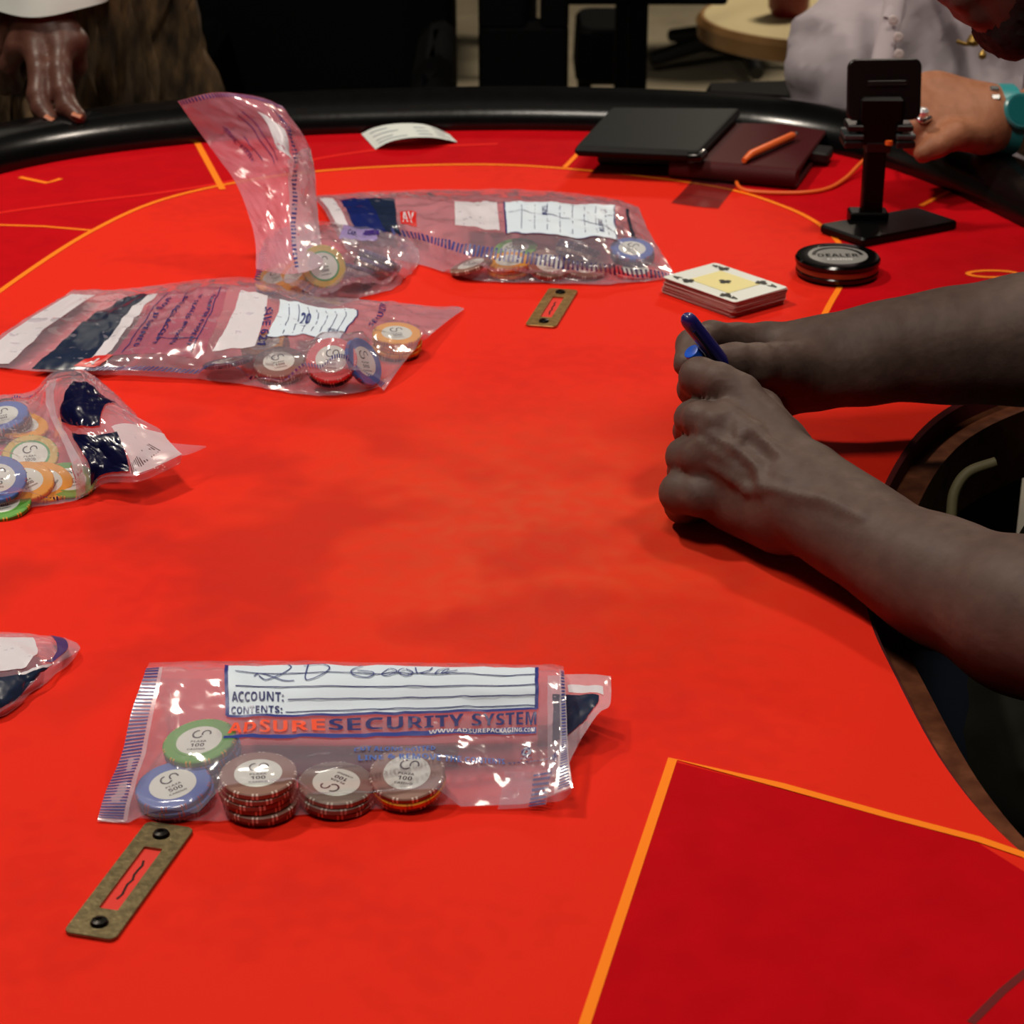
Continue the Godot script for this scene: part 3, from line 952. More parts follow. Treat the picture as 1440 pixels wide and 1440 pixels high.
func build_bags() -> void:
	# the nearest bag
	var t := thing("security_bag", "clear security bag nearest the camera with white form and red and blue lettering", "plastic bag", Vector3.ZERO, "clear bags of chips on the felt")
	var s := sheet([
		[Vector3(-0.21, 0.761, -0.9197), Vector3(-0.1652, 0.762, -0.9162), Vector3(-0.1159, 0.762, -0.9261), Vector3(-0.0581, 0.762, -0.9301), Vector3(-0.0109, 0.764, -0.9303), Vector3(0.0109, 0.766, -0.9299), Vector3(0.0311, 0.774, -0.9306)],
		[Vector3(-0.2079, 0.768, -0.9375), Vector3(-0.162, 0.778, -0.9262), Vector3(-0.1149, 0.784, -0.9266), Vector3(-0.0581, 0.782, -0.9382), Vector3(-0.011, 0.773, -0.9481), Vector3(0.0165, 0.775, -0.9483), Vector3(0.0294, 0.779, -0.9502)],
		[Vector3(-0.2026, 0.777, -0.9578), Vector3(-0.1611, 0.787, -0.951), Vector3(-0.1175, 0.786, -0.9541), Vector3(-0.0591, 0.784, -0.9604), Vector3(-0.0112, 0.78, -0.9686), Vector3(0.0186, 0.782, -0.9667), Vector3(0.0289, 0.784, -0.9655)],
		[Vector3(-0.2013, 0.787, -0.9863), Vector3(-0.161, 0.79, -0.9795), Vector3(-0.1197, 0.79, -0.978), Vector3(-0.06, 0.79, -0.981), Vector3(-0.0113, 0.788, -0.9876), Vector3(0.0189, 0.788, -0.9899), Vector3(0.0288, 0.788, -0.9922)],
		[Vector3(-0.1985, 0.794, -1.0174), Vector3(-0.165, 0.797, -1.0135), Vector3(-0.1227, 0.798, -1.0125), Vector3(-0.0613, 0.798, -1.0109), Vector3(-0.0115, 0.796, -1.0137), Vector3(0.0193, 0.794, -1.0166), Vector3(0.0282, 0.792, -1.0186)],
		[Vector3(-0.2073, 0.768, -1.0751), Vector3(-0.1747, 0.769, -1.075), Vector3(-0.13, 0.769, -1.075), Vector3(-0.0649, 0.769, -1.0733), Vector3(-0.0122, 0.769, -1.0716), Vector3(0.0203, 0.769, -1.0707), Vector3(0.0295, 0.769, -1.069)]], 110, 60, 0.0018, 2)
	drape(s, inside["nearest bag"])
	part("front_film", film(s), clear_film(), t)
	var un := under(s)
	part("back_film", film(un), clear_film(), t)
	part("slate_band", patch(un, Vector2(0.795, 0.62), Vector2(0.905, 0.6), Vector2(0.905, 0.79), Vector2(0.795, 0.79), 14, 14, 0.001), haze_print(), t)
	part("slate_band", patch(un, Vector2(0.1, 0.42), Vector2(0.6, 0.46), Vector2(0.6, 0.7), Vector2(0.13, 0.7), 24, 10, 0.001), haze_print(), t)
	var label := rect(s, 0.215, 0.575, 0.79, 0.812, 0.0009)
	part("form_label", label, paper(), t)
	part("form_border", strokes(s, [uvline(Vector2(0.215, 0.812), Vector2(0.215, 0.575)), uvline(Vector2(0.215, 0.575), Vector2(0.79, 0.575), 40), uvline(Vector2(0.79, 0.575), Vector2(0.79, 0.812))], 0.0019, 0.0013), mat("form blue", Color(0.09, 0.16, 0.5), 0.4), t)
	part("form_lines", strokes(s, [uvline(Vector2(0.335, 0.598), Vector2(0.785, 0.598), 40), uvline(Vector2(0.34, 0.655), Vector2(0.785, 0.655), 40), uvline(Vector2(0.235, 0.705), Vector2(0.785, 0.705), 40), uvline(Vector2(0.235, 0.765), Vector2(0.785, 0.765), 40)], 0.0007, 0.0014), ink(), t)
	part("form_lettering", lettering(s, "ACCOUNT:", Vector2(0.226, 0.645), Vector2(0.333, 0.648), Vector2(0.226, 0.682), 0.0014), ink(), t)
	part("form_lettering", lettering(s, "CONTENTS:", Vector2(0.224, 0.586), Vector2(0.33, 0.59), Vector2(0.224, 0.622), 0.0014), ink(), t)
	# handwriting
	var hand := [[Vector2(0.285, 0.755), Vector2(0.30, 0.735), Vector2(0.33, 0.765), Vector2(0.345, 0.795), Vector2(0.34, 0.81)], [Vector2(0.275, 0.75), Vector2(0.29, 0.765), Vector2(0.33, 0.735), Vector2(0.35, 0.732)],
		[Vector2(0.372, 0.81), Vector2(0.368, 0.735), Vector2(0.39, 0.75), Vector2(0.402, 0.785), Vector2(0.39, 0.808), Vector2(0.365, 0.80)], [Vector2(0.448, 0.808), Vector2(0.432, 0.775), Vector2(0.437, 0.75), Vector2(0.455, 0.748), Vector2(0.463, 0.77), Vector2(0.44, 0.778)],
		[Vector2(0.487, 0.785), Vector2(0.475, 0.765), Vector2(0.485, 0.752), Vector2(0.498, 0.768), Vector2(0.488, 0.785)], [Vector2(0.51, 0.785), Vector2(0.5, 0.768), Vector2(0.512, 0.752), Vector2(0.524, 0.768), Vector2(0.512, 0.785)], [Vector2(0.528, 0.795), Vector2(0.532, 0.765), Vector2(0.55, 0.78), Vector2(0.556, 0.80)], [Vector2(0.56, 0.765), Vector2(0.57, 0.785), Vector2(0.585, 0.79), Vector2(0.572, 0.765), Vector2(0.6, 0.78)]]
	for i in hand.size(): hand[i] = curve(hand[i], 5)
	part("handwriting", strokes(s, hand, 0.0007, 0.0015), mat("pen blue", Color(0.16, 0.22, 0.5), 0.5), t)
	part("red_lettering", lettering(s, "ADSURE", Vector2(0.222, 0.462), Vector2(0.395, 0.475), Vector2(0.222, 0.54), 0.0012), mat("red letters", Color(0.95, 0.3, 0.14), 0.4), t)
	part("blue_lettering", lettering(s, "SECURITY SYSTEM", Vector2(0.4, 0.476), Vector2(0.79, 0.478), Vector2(0.4, 0.555), 0.0012), ink(), t)
	part("blue_bar", patch(s, Vector2(0.215, 0.425), Vector2(0.79, 0.425), Vector2(0.79, 0.466), Vector2(0.215, 0.448), 40, 4, 0.0009), mat("bar blue", Color(0.1, 0.2, 0.55), 0.4), t)
	part("bar_lettering", lettering(s, "WWW.ADSUREPACKAGING.COM", Vector2(0.55, 0.434), Vector2(0.785, 0.435), Vector2(0.55, 0.46), 0.0012), white(), t)
	var pale := mat("pale blue ink", Color(0.25, 0.4, 0.72), 0.4)
	part("small_lettering", lettering(s, "CUT ALONG DOTTED", Vector2(0.435, 0.30), Vector2(0.56, 0.30), Vector2(0.435, 0.335)), pale, t)
	part("small_lettering", lettering(s, "LINE & REMOVE THE CONTENTS", Vector2(0.44, 0.235), Vector2(0.7, 0.235), Vector2(0.44, 0.27)), pale, t)
	var dash := []
	for i in 12: dash.append([Vector2(0.71 + i * 0.013, 0.245), Vector2(0.718 + i * 0.013, 0.245)])
	var loop := []
	for i in 13: loop.append(Vector2(0.887 + cos(TAU * i / 12) * 0.008, 0.232 + sin(TAU * i / 12) * 0.012))
	var loop2 := []
	for i in 13: loop2.append(Vector2(0.887 + cos(TAU * i / 12) * 0.008, 0.262 + sin(TAU * i / 12) * 0.012))
	part("cut_line", strokes(s, dash + [loop, loop2, [Vector2(0.88, 0.24), Vector2(0.865, 0.265)], [Vector2(0.88, 0.255), Vector2(0.865, 0.23)]], 0.0007), ink(), t)
	var em := []
	for r in [0.014, 0.008]:
		var c := []
		for i in 17: c.append(Vector2(0.762 + cos(TAU * i / 16) * r, 0.308 + sin(TAU * i / 16) * r * 1.9))
		em.append(c)
	em.append([Vector2(0.75, 0.292), Vector2(0.762, 0.334), Vector2(0.774, 0.292), Vector2(0.75, 0.292)])
	part("emblem", strokes(s, em, 0.0009), ink(), t)
	part("emblem_lettering", lettering(s, "PAPIA", Vector2(0.745, 0.262), Vector2(0.782, 0.262), Vector2(0.745, 0.275)), ink(), t)
	part("seal_hatching", ticks(s, Vector2(0.0, 0.03), Vector2(0.0, 0.82), Vector2(0.062, 0.03), Vector2(0.05, 0.82), 46), tick_ink(), t)
	part("seal_hatching", ticks(s, Vector2(0.925, 0.03), Vector2(0.925, 0.815), Vector2(0.985, 0.03), Vector2(0.985, 0.815), 42), tick_ink(), t)
	part("seal_strip", patch(s, Vector2(0.91, 0.01), Vector2(1, 0.01), Vector2(1, 0.82), Vector2(0.91, 0.82), 8, 30, 0.0003), milky_film(), t)
	part("seal_strip", patch(s, Vector2(0, 0.01), Vector2(0.07, 0.01), Vector2(0.06, 0.82), Vector2(0, 0.82), 8, 30, 0.0003), milky_film(), t)
	var flap := sheet([[Vector3(-0.0073, 0.761, -0.931), Vector3(0.0073, 0.762, -0.9308), Vector3(0.0174, 0.764, -0.9303)], [Vector3(-0.0055, 0.762, -0.9472), Vector3(0.0092, 0.763, -0.9456), Vector3(0.019, 0.767, -0.9419)], [Vector3(-0.0037, 0.762, -0.9662), Vector3(0.0104, 0.764, -0.9629), Vector3(0.0223, 0.768, -0.9599)]], 12, 12, 0.0008, 5)
	part("lower_flap", film(flap), clear_film(), t)
	part("seal_hatching", ticks(flap, Vector2(0.55, 0.0), Vector2(0.55, 0.9), Vector2(0.97, 0.0), Vector2(0.97, 0.9), 8), tick_ink(), t)
	# the bag's other end sticking out behind
	var tail := sheet([[Vector3(0.0185, 0.764, -0.9558), Vector3(0.028, 0.765, -0.9648), Vector3(0.0322, 0.77, -0.9709), Vector3(0.0356, 0.776, -0.974)], [Vector3(0.0191, 0.766, -0.9924), Vector3(0.0305, 0.77, -0.9931), Vector3(0.0401, 0.776, -0.9964), Vector3(0.0464, 0.78, -0.9955)], [Vector3(0.0196, 0.77, -1.0279), Vector3(0.033, 0.776, -1.0173), Vector3(0.0454, 0.781, -1.0084), Vector3(0.0528, 0.782, -1.0027)], [Vector3(0.0199, 0.774, -1.049), Vector3(0.0316, 0.778, -1.0434), Vector3(0.0451, 0.782, -1.0353), Vector3(0.0545, 0.782, -1.0336)]], 24, 24, 0.002, 7)
	part("tail_film", film(tail), milky_film(), t)
	part("tail_band", patch(tail, Vector2(0.1, 0.3), Vector2(0.72, 0.3), Vector2(0.72, 0.72), Vector2(0.1, 0.72), 12, 10), slate(), t)
	part("tail_strip", patch(tail, Vector2(0.3, 0.74), Vector2(0.8, 0.74), Vector2(0.8, 0.82), Vector2(0.3, 0.82), 10, 4), white(), t)

	# the long bag in the middle
	t = thing("security_bag", "long clear bag on the felt, pink warning print and navy band at its left", "plastic bag", Vector3.ZERO, "clear bags of chips on the felt")
	s = sheet([
		[Vector3(-0.4259, 0.762, -1.5794), Vector3(-0.359, 0.765, -1.554), Vector3(-0.2917, 0.768, -1.5491), Vector3(-0.2192, 0.766, -1.5404), Vector3(-0.1577, 0.763, -1.5254), Vector3(-0.1195, 0.762, -1.5219), Vector3(-0.0977, 0.762, -1.5219)],
		[Vector3(-0.4199, 0.766, -1.6043), Vector3(-0.3458, 0.772, -1.5748), Vector3(-0.2741, 0.778, -1.5649), Vector3(-0.2134, 0.782, -1.5444), Vector3(-0.1561, 0.788, -1.5188), Vector3(-0.1191, 0.782, -1.5257), Vector3(-0.0821, 0.772, -1.5652)],
		[Vector3(-0.4113, 0.767, -1.6438), Vector3(-0.3362, 0.776, -1.6167), Vector3(-0.2641, 0.786, -1.5952), Vector3(-0.2081, 0.79, -1.574), Vector3(-0.1557, 0.788, -1.5763), Vector3(-0.1116, 0.784, -1.5809), Vector3(-0.0652, 0.772, -1.6212)],
		[Vector3(-0.3985, 0.765, -1.6938), Vector3(-0.3303, 0.775, -1.6648), Vector3(-0.2586, 0.789, -1.6383), Vector3(-0.2075, 0.793, -1.6196), Vector3(-0.1541, 0.786, -1.6243), Vector3(-0.1038, 0.778, -1.6403), Vector3(-0.0527, 0.768, -1.6654)],
		[Vector3(-0.3828, 0.763, -1.748), Vector3(-0.3186, 0.773, -1.7108), Vector3(-0.2521, 0.792, -1.6782), Vector3(-0.2095, 0.796, -1.6661), Vector3(-0.1634, 0.784, -1.6654), Vector3(-0.1069, 0.771, -1.6945), Vector3(-0.0408, 0.763, -1.7087)],
		[Vector3(-0.3822, 0.761, -1.7636), Vector3(-0.3269, 0.763, -1.7654), Vector3(-0.2681, 0.764, -1.7879), Vector3(-0.2244, 0.764, -1.7879), Vector3(-0.1715, 0.763, -1.7519), Vector3(-0.109, 0.763, -1.7291), Vector3(-0.0451, 0.762, -1.7153)]], 120, 56, 0.0034, 12)
	drape(s, inside["long bag"])
	part("front_film", film(s), clear_film(), t)
	part("back_film", film(under(s)), clear_film(), t)
	part("white_band", patch(s, Vector2(0.02, 0.05), Vector2(0.085, 0.05), Vector2(0.085, 0.8), Vector2(0.02, 0.8)), white(), t)
	part("navy_band", patch(s, Vector2(0.13, 0.02), Vector2(0.215, 0.02), Vector2(0.205, 0.8), Vector2(0.145, 0.8), 16, 24), slate(), t)
	part("white_band", patch(s, Vector2(0.215, 0.02), Vector2(0.24, 0.02), Vector2(0.228, 0.8), Vector2(0.205, 0.8), 6, 24), white(), t)
	var warn := patch(s, Vector2(0.25, 0.16), Vector2(0.43, 0.16), Vector2(0.41, 0.78), Vector2(0.235, 0.78), 24, 20, 0.0004)
	var rose := mat("rose print", Color(0.72, 0.4, 0.5, 0.6), 0.2)
	rose.transparency = BaseMaterial3D.TRANSPARENCY_ALPHA
	part("warning_panel", warn, rose, t)
	for i in 4: part("warning_lettering", lettering(s, ["VOID IF OPENED", "DO NOT ACCEPT", "IF SEAL IS BROKEN", "TAMPER EVIDENT"][i], Vector2(0.262 + i * 0.037, 0.7), Vector2(0.272 + i * 0.037, 0.24), Vector2(0.271 + i * 0.037, 0.7), 0.0012), ink(), t)
	part("warning_lines", strokes(s, [uvline(Vector2(0.265, 0.18), Vector2(0.25, 0.76)), uvline(Vector2(0.31, 0.3), Vector2(0.295, 0.76)), uvline(Vector2(0.40, 0.2), Vector2(0.385, 0.76)), uvline(Vector2(0.31, 0.3), Vector2(0.4, 0.3))], 0.0008), ink(), t)
	part("white_panel", patch(s, Vector2(0.445, 0.22), Vector2(0.535, 0.3), Vector2(0.535, 0.74), Vector2(0.455, 0.74), 16, 16), white(), t)
	part("panel_lettering", lettering(s, "SAVE 621", Vector2(0.53, 0.62), Vector2(0.54, 0.3), Vector2(0.55, 0.62), 0.0012), ink(), t)
	part("form_label", patch(s, Vector2(0.555, 0.36), Vector2(0.755, 0.36), Vector2(0.765, 0.7), Vector2(0.57, 0.74), 24, 12, 0.0007), paper(), t)
	part("form_border", strokes(s, [uvline(Vector2(0.555, 0.36), Vector2(0.755, 0.36), 24), uvline(Vector2(0.755, 0.36), Vector2(0.765, 0.7))], 0.0012, 0.0011), ink(), t)
	part("form_lines", form_lines(s, 0.575, 0.75, 0.38, 0.69, 7, true), ink(), t)
	part("form_lettering", lettering(s, "20", Vector2(0.62, 0.5), Vector2(0.645, 0.5), Vector2(0.62, 0.6), 0.0012), mat("pen blue", Color.BLUE), t)
	part("form_lettering", lettering(s, "CONTENTS:", Vector2(0.705, 0.4), Vector2(0.735, 0.4), Vector2(0.705, 0.43), 0.0012), ink(), t)
	part("heart_logo", patch(s, Vector2(0.205, 0.06), Vector2(0.25, 0.04), Vector2(0.255, 0.16), Vector2(0.215, 0.18), 8, 8, 0.0009), red_ink(), t)
	part("logo_lettering", lettering(s, "A", Vector2(0.222, 0.075), Vector2(0.24, 0.072), Vector2(0.225, 0.14), 0.0013), white(), t)
	part("side_lettering", lettering(s, "SECURITY", Vector2(0.82, 0.48), Vector2(0.84, 0.78), Vector2(0.805, 0.5)), ink(), t)
	part("seal_hatching", ticks(s, Vector2(0.23, 0.0), Vector2(0.97, 0.0), Vector2(0.235, 0.055), Vector2(0.97, 0.055), 90), tick_ink(), t)

	# the far bag
	t = thing("security_bag", "clear far bag with white form lying between the upright bag and the card deck", "plastic bag", Vector3.ZERO, "clear bags of chips on the felt")
	s = sheet([
		[Vector3(-0.1497, 0.762, -1.8771), Vector3(-0.0829, 0.762, -1.8347), Vector3(-0.0376, 0.762, -1.796), Vector3(0.025, 0.762, -1.792), Vector3(0.0937, 0.762, -1.79), Vector3(0.1473, 0.761, -1.7971)],
		[Vector3(-0.1605, 0.77, -1.8951), Vector3(-0.092, 0.772, -1.871), Vector3(-0.0376, 0.78, -1.803), Vector3(0.0248, 0.782, -1.7885), Vector3(0.0869, 0.778, -1.7848), Vector3(0.1424, 0.764, -1.81)],
		[Vector3(-0.1688, 0.776, -1.9203), Vector3(-0.101, 0.782, -1.889), Vector3(-0.0382, 0.789, -1.8416), Vector3(0.0253, 0.789, -1.8309), Vector3(0.0855, 0.785, -1.8289), Vector3(0.1342, 0.767, -1.8611)],
		[Vector3(-0.1791, 0.775, -1.9658), Vector3(-0.1062, 0.783, -1.9291), Vector3(-0.0393, 0.788, -1.9006), Vector3(0.0261, 0.789, -1.8926), Vector3(0.0853, 0.782, -1.9025), Vector3(0.1274, 0.767, -1.9206)],
		[Vector3(-0.194, 0.766, -2.0335), Vector3(-0.1121, 0.78, -1.9798), Vector3(-0.0403, 0.786, -1.9542), Vector3(0.0269, 0.785, -1.9553), Vector3(0.0881, 0.777, -1.9733), Vector3(0.1235, 0.765, -1.9951)],
		[Vector3(-0.194, 0.762, -2.0575), Vector3(-0.1171, 0.763, -2.0719), Vector3(-0.0427, 0.763, -2.0771), Vector3(0.0284, 0.763, -2.0719), Vector3(0.0913, 0.763, -2.0464), Vector3(0.1234, 0.762, -2.0176)]], 110, 52, 0.0034, 22)
	drape(s, inside["far bag"])
	part("front_film", film(s), clear_film(), t)
	part("back_film", film(under(s)), clear_film(), t)
	part("white_band", patch(s, Vector2(0.02, 0.1), Vector2(0.06, 0.1), Vector2(0.06, 0.78), Vector2(0.02, 0.78), 8, 16), white(), t)
	part("navy_band", patch(s, Vector2(0.075, 0.3), Vector2(0.15, 0.28), Vector2(0.14, 0.78), Vector2(0.075, 0.78), 16, 20), mat("band blue", Color(0.1, 0.15, 0.4), 0.2), t)
	part("slate_band", patch(s, Vector2(0.15, 0.28), Vector2(0.185, 0.28), Vector2(0.2, 0.78), Vector2(0.14, 0.78), 10, 20), slate(), t)
	part("heart_logo", patch(s, Vector2(0.2, 0.4), Vector2(0.245, 0.4), Vector2(0.25, 0.58), Vector2(0.205, 0.58), 8, 8, 0.0009), red_ink(), t)
	part("logo_lettering", lettering(s, "AV", Vector2(0.206, 0.42), Vector2(0.24, 0.42), Vector2(0.208, 0.56), 0.0013), white(), t)
	part("white_panel", patch(s, Vector2(0.36, 0.45), Vector2(0.485, 0.45), Vector2(0.475, 0.77), Vector2(0.36, 0.77), 14, 12), white(), t)
	part("form_label", patch(s, Vector2(0.505, 0.4), Vector2(0.83, 0.42), Vector2(0.84, 0.77), Vector2(0.495, 0.77), 24, 14, 0.0008), paper(), t)
	part("form_border", strokes(s, [uvline(Vector2(0.495, 0.77), Vector2(0.505, 0.4)), uvline(Vector2(0.505, 0.4), Vector2(0.83, 0.42), 24), uvline(Vector2(0.83, 0.42), Vector2(0.84, 0.77)), uvline(Vector2(0.51, 0.66), Vector2(0.835, 0.5), 24)], 0.0015, 0.0011), ink(), t)
	part("form_lines", form_lines(s, 0.52, 0.83, 0.43, 0.75, 8, true), ink(), t)
	part("form_lettering", lettering(s, "ACCOUNT", Vector2(0.79, 0.46), Vector2(0.79, 0.6), Vector2(0.775, 0.46), 0.0012), ink(), t)
	part("form_lettering", lettering(s, "DATE", Vector2(0.62, 0.6), Vector2(0.62, 0.72), Vector2(0.605, 0.6), 0.0012), ink(), t)
	part("dark_bar", patch(s, Vector2(0.885, 0.42), Vector2(0.9, 0.42), Vector2(0.905, 0.76), Vector2(0.89, 0.76), 4, 12), navy(), t)
	part("seal_hatching", ticks(s, Vector2(0.16, 0.26), Vector2(0.98, 0.05), Vector2(0.165, 0.34), Vector2(0.985, 0.14), 66, 0.5), tick_ink(), t)

	# the crumpled bag at the left
	t = thing("security_bag", "crumpled clear bag at the left with shiny navy panels and a barcode tail", "plastic bag", Vector3.ZERO, "clear bags of chips on the felt")
	s = sheet([
		[Vector3(-0.3728, 0.762, -1.2879), Vector3(-0.3423, 0.762, -1.2994), Vector3(-0.3158, 0.763, -1.3099), Vector3(-0.2911, 0.765, -1.3196), Vector3(-0.2772, 0.774, -1.3266), Vector3(-0.2504, 0.78, -1.3188), Vector3(-0.2261, 0.782, -1.3473)],
		[Vector3(-0.3735, 0.778, -1.3079), Vector3(-0.3416, 0.784, -1.306), Vector3(-0.3173, 0.785, -1.3157), Vector3(-0.2942, 0.783, -1.3264), Vector3(-0.279, 0.784, -1.3364), Vector3(-0.2555, 0.788, -1.3331), Vector3(-0.2307, 0.785, -1.3503)],
		[Vector3(-0.38, 0.782, -1.3473), Vector3(-0.3493, 0.788, -1.3431), Vector3(-0.3288, 0.786, -1.3606), Vector3(-0.312, 0.788, -1.3712), Vector3(-0.2901, 0.794, -1.354), Vector3(-0.268, 0.796, -1.3594), Vector3(-0.2379, 0.786, -1.3631)],
		[Vector3(-0.3971, 0.775, -1.4164), Vector3(-0.3646, 0.78, -1.4094), Vector3(-0.3453, 0.782, -1.4153), Vector3(-0.3248, 0.794, -1.4043), Vector3(-0.3033, 0.803, -1.3842), Vector3(-0.2796, 0.8, -1.3891), Vector3(-0.2474, 0.788, -1.3817)],
		[Vector3(-0.4155, 0.763, -1.4884), Vector3(-0.3831, 0.766, -1.488), Vector3(-0.3573, 0.772, -1.4814), Vector3(-0.3318, 0.798, -1.4416), Vector3(-0.307, 0.806, -1.4249), Vector3(-0.2853, 0.801, -1.4057), Vector3(-0.2606, 0.792, -1.385)],
		[Vector3(-0.4204, 0.761, -1.5081), Vector3(-0.3887, 0.762, -1.5115), Vector3(-0.3656, 0.763, -1.5178), Vector3(-0.3543, 0.768, -1.5429), Vector3(-0.331, 0.772, -1.54), Vector3(-0.3, 0.78, -1.4812), Vector3(-0.2671, 0.786, -1.4108)]], 110, 60, 0.0026, 31)
	drape(s, inside["crumpled bag"])
	part("front_film", film(s), clear_film(), t)
	part("back_film", film(under(s, 0.58)), clear_film(), t)
	part("white_fold", patch(s, Vector2(0.47, 0.0), Vector2(0.52, 0.0), Vector2(0.53, 0.82), Vector2(0.48, 0.82), 8, 30, 0.0012), milky_film(), t)
	part("navy_panel", patch(s, Vector2(0.55, 0.48), Vector2(0.74, 0.44), Vector2(0.88, 0.79), Vector2(0.62, 0.78), 30, 30, 0.0013), navy(), t)
	part("navy_panel", patch(s, Vector2(0.56, 0.03), Vector2(0.79, 0.06), Vector2(0.8, 0.36), Vector2(0.565, 0.41), 30, 30, 0.0013), navy(), t)
	part("tail_band", patch(s, Vector2(0.81, 0.02), Vector2(1, 0.02), Vector2(1, 0.5), Vector2(0.79, 0.42), 12, 16, 0.0006), tail_print(), t)
	var bars := ticks(s, Vector2(0.8, 0.03), Vector2(0.93, 0.2), Vector2(0.8, 0.13), Vector2(0.9, 0.28), 15, 0.45)
	part("barcode", bars, mat("barcode ink", Color(0.25, 0.14, 0.2), 0.5), t)
	part("red_lettering", lettering(s, "VOID", Vector2(0.47, 0.12), Vector2(0.52, 0.16), Vector2(0.465, 0.19)), red_ink(), t)
	part("seal_hatching", ticks(s, Vector2(0.0, 0.79), Vector2(0.42, 0.79), Vector2(0.0, 0.83), Vector2(0.42, 0.83), 34), tick_ink(), t)
	part("seal_hatching", ticks(s, Vector2(0.0, 0.0), Vector2(0.4, 0.0), Vector2(0.0, 0.04), Vector2(0.4, 0.04), 30), tick_ink(), t)
	var tip := sheet([[Vector3(-0.2348, 0.782, -1.3473), Vector3(-0.2239, 0.78, -1.3521), Vector3(-0.2128, 0.778, -1.3708)], [Vector3(-0.2368, 0.784, -1.3552), Vector3(-0.2245, 0.782, -1.3574), Vector3(-0.2128, 0.7784, -1.3712)], [Vector3(-0.2395, 0.786, -1.3606), Vector3(-0.2254, 0.783, -1.364), Vector3(-0.2133, 0.779, -1.371)]], 10, 8)
	part("film_tip", film(tip), clear_film(), t)

	# the bag cut off by the left edge of the photograph
	t = thing("security_bag", "flat clear bag lying left of the nearest bag, only its printed corner in view", "plastic bag", Vector3.ZERO, "clear bags of chips on the felt")
	s = sheet([[Vector3(-0.3247, 0.762, -0.9626), Vector3(-0.2992, 0.763, -0.9975), Vector3(-0.2816, 0.765, -1.0233), Vector3(-0.2762, 0.766, -1.031)], [Vector3(-0.3335, 0.774, -1.0014), Vector3(-0.3015, 0.776, -1.0212), Vector3(-0.2776, 0.772, -1.0444), Vector3(-0.2651, 0.768, -1.0633)], [Vector3(-0.3482, 0.774, -1.0573), Vector3(-0.3051, 0.776, -1.062), Vector3(-0.2726, 0.772, -1.0779), Vector3(-0.251, 0.766, -1.0952)], [Vector3(-0.3671, 0.764, -1.124), Vector3(-0.3195, 0.765, -1.1194), Vector3(-0.2895, 0.765, -1.1167), Vector3(-0.2629, 0.764, -1.1132)]], 40, 34, 0.003, 41)
	part("front_film", film(s), clear_film(), t)
	part("back_film", film(under(s)), clear_film(), t)
	part("navy_panel", patch(s, Vector2(0.3, 0.08), Vector2(0.98, 0.08), Vector2(0.9, 0.42), Vector2(0.3, 0.42), 20, 14), slate(), t)
	part("white_panel", patch(s, Vector2(0.3, 0.5), Vector2(0.66, 0.5), Vector2(0.7, 0.86), Vector2(0.3, 0.86), 14, 10), white(), t)
	part("purple_bar", patch(s, Vector2(0.78, 0.5), Vector2(0.84, 0.5), Vector2(0.93, 0.97), Vector2(0.84, 0.97), 6, 14), mat("purple print", Color(0.3, 0.2, 0.42), 0.3), t)
	part("white_strip", patch(s, Vector2(0.66, 0.42), Vector2(0.9, 0.42), Vector2(0.9, 0.46), Vector2(0.66, 0.46), 8, 3), white(), t)

	# the upright bag
	t = thing("security_bag", "clear bag of chips standing upright, its empty pink top folded to the left", "plastic bag", Vector3.ZERO, "clear bags of chips on the felt")
	s = sheet([
		[Vector3(-0.2265, 0.761, -1.7656), Vector3(-0.1947, 0.762, -1.7377), Vector3(-0.1606, 0.761, -1.7294), Vector3(-0.132, 0.761, -1.7559), Vector3(-0.1023, 0.761, -1.7753), Vector3(-0.0832, 0.761, -1.842)],
		[Vector3(-0.2206, 0.778, -1.7648), Vector3(-0.1877, 0.782, -1.7369), Vector3(-0.159, 0.784, -1.7192), Vector3(-0.1307, 0.782, -1.7446), Vector3(-0.1038, 0.78, -1.7766), Vector3(-0.0852, 0.767, -1.8611)],
		[Vector3(-0.2195, 0.787, -1.787), Vector3(-0.1884, 0.794, -1.7688), Vector3(-0.1601, 0.802, -1.7414), Vector3(-0.1328, 0.792, -1.7813), Vector3(-0.1083, 0.785, -1.8183), Vector3(-0.0928, 0.767, -1.8894)],
		[Vector3(-0.22, 0.787, -1.8267), Vector3(-0.1889, 0.796, -1.8229), Vector3(-0.1632, 0.8, -1.8183), Vector3(-0.1366, 0.79, -1.8383), Vector3(-0.1148, 0.777, -1.8766), Vector3(-0.0979, 0.765, -1.9137)],
		[Vector3(-0.2274, 0.765, -1.9249), Vector3(-0.1976, 0.768, -1.9425), Vector3(-0.1712, 0.768, -1.9471), Vector3(-0.1439, 0.766, -1.9399), Vector3(-0.1184, 0.764, -1.9373), Vector3(-0.1002, 0.762, -1.9348)]], 70, 44, 0.0036, 51)
	drape(s, inside["upright bag"])
	part("front_film", film(s), clear_film(), t)
	part("back_film", film(under(s)), clear_film(), t)
	part("print_panel", patch(s, Vector2(0.48, 0.62), Vector2(0.72, 0.6), Vector2(0.7, 0.84), Vector2(0.5, 0.86), 12, 8), mat("lilac print", Color(0.62, 0.55, 0.78), 0.3), t)
	part("print_lettering", lettering(s, "CAR", Vector2(0.52, 0.68), Vector2(0.57, 0.66), Vector2(0.53, 0.76), 0.0012), ink(), t)
	part("purple_bar", patch(s, Vector2(0.62, 0.7), Vector2(0.74, 0.66), Vector2(0.74, 0.78), Vector2(0.64, 0.8), 8, 5, 0.0008), mat("violet print", Color(0.25, 0.15, 0.5), 0.3), t)
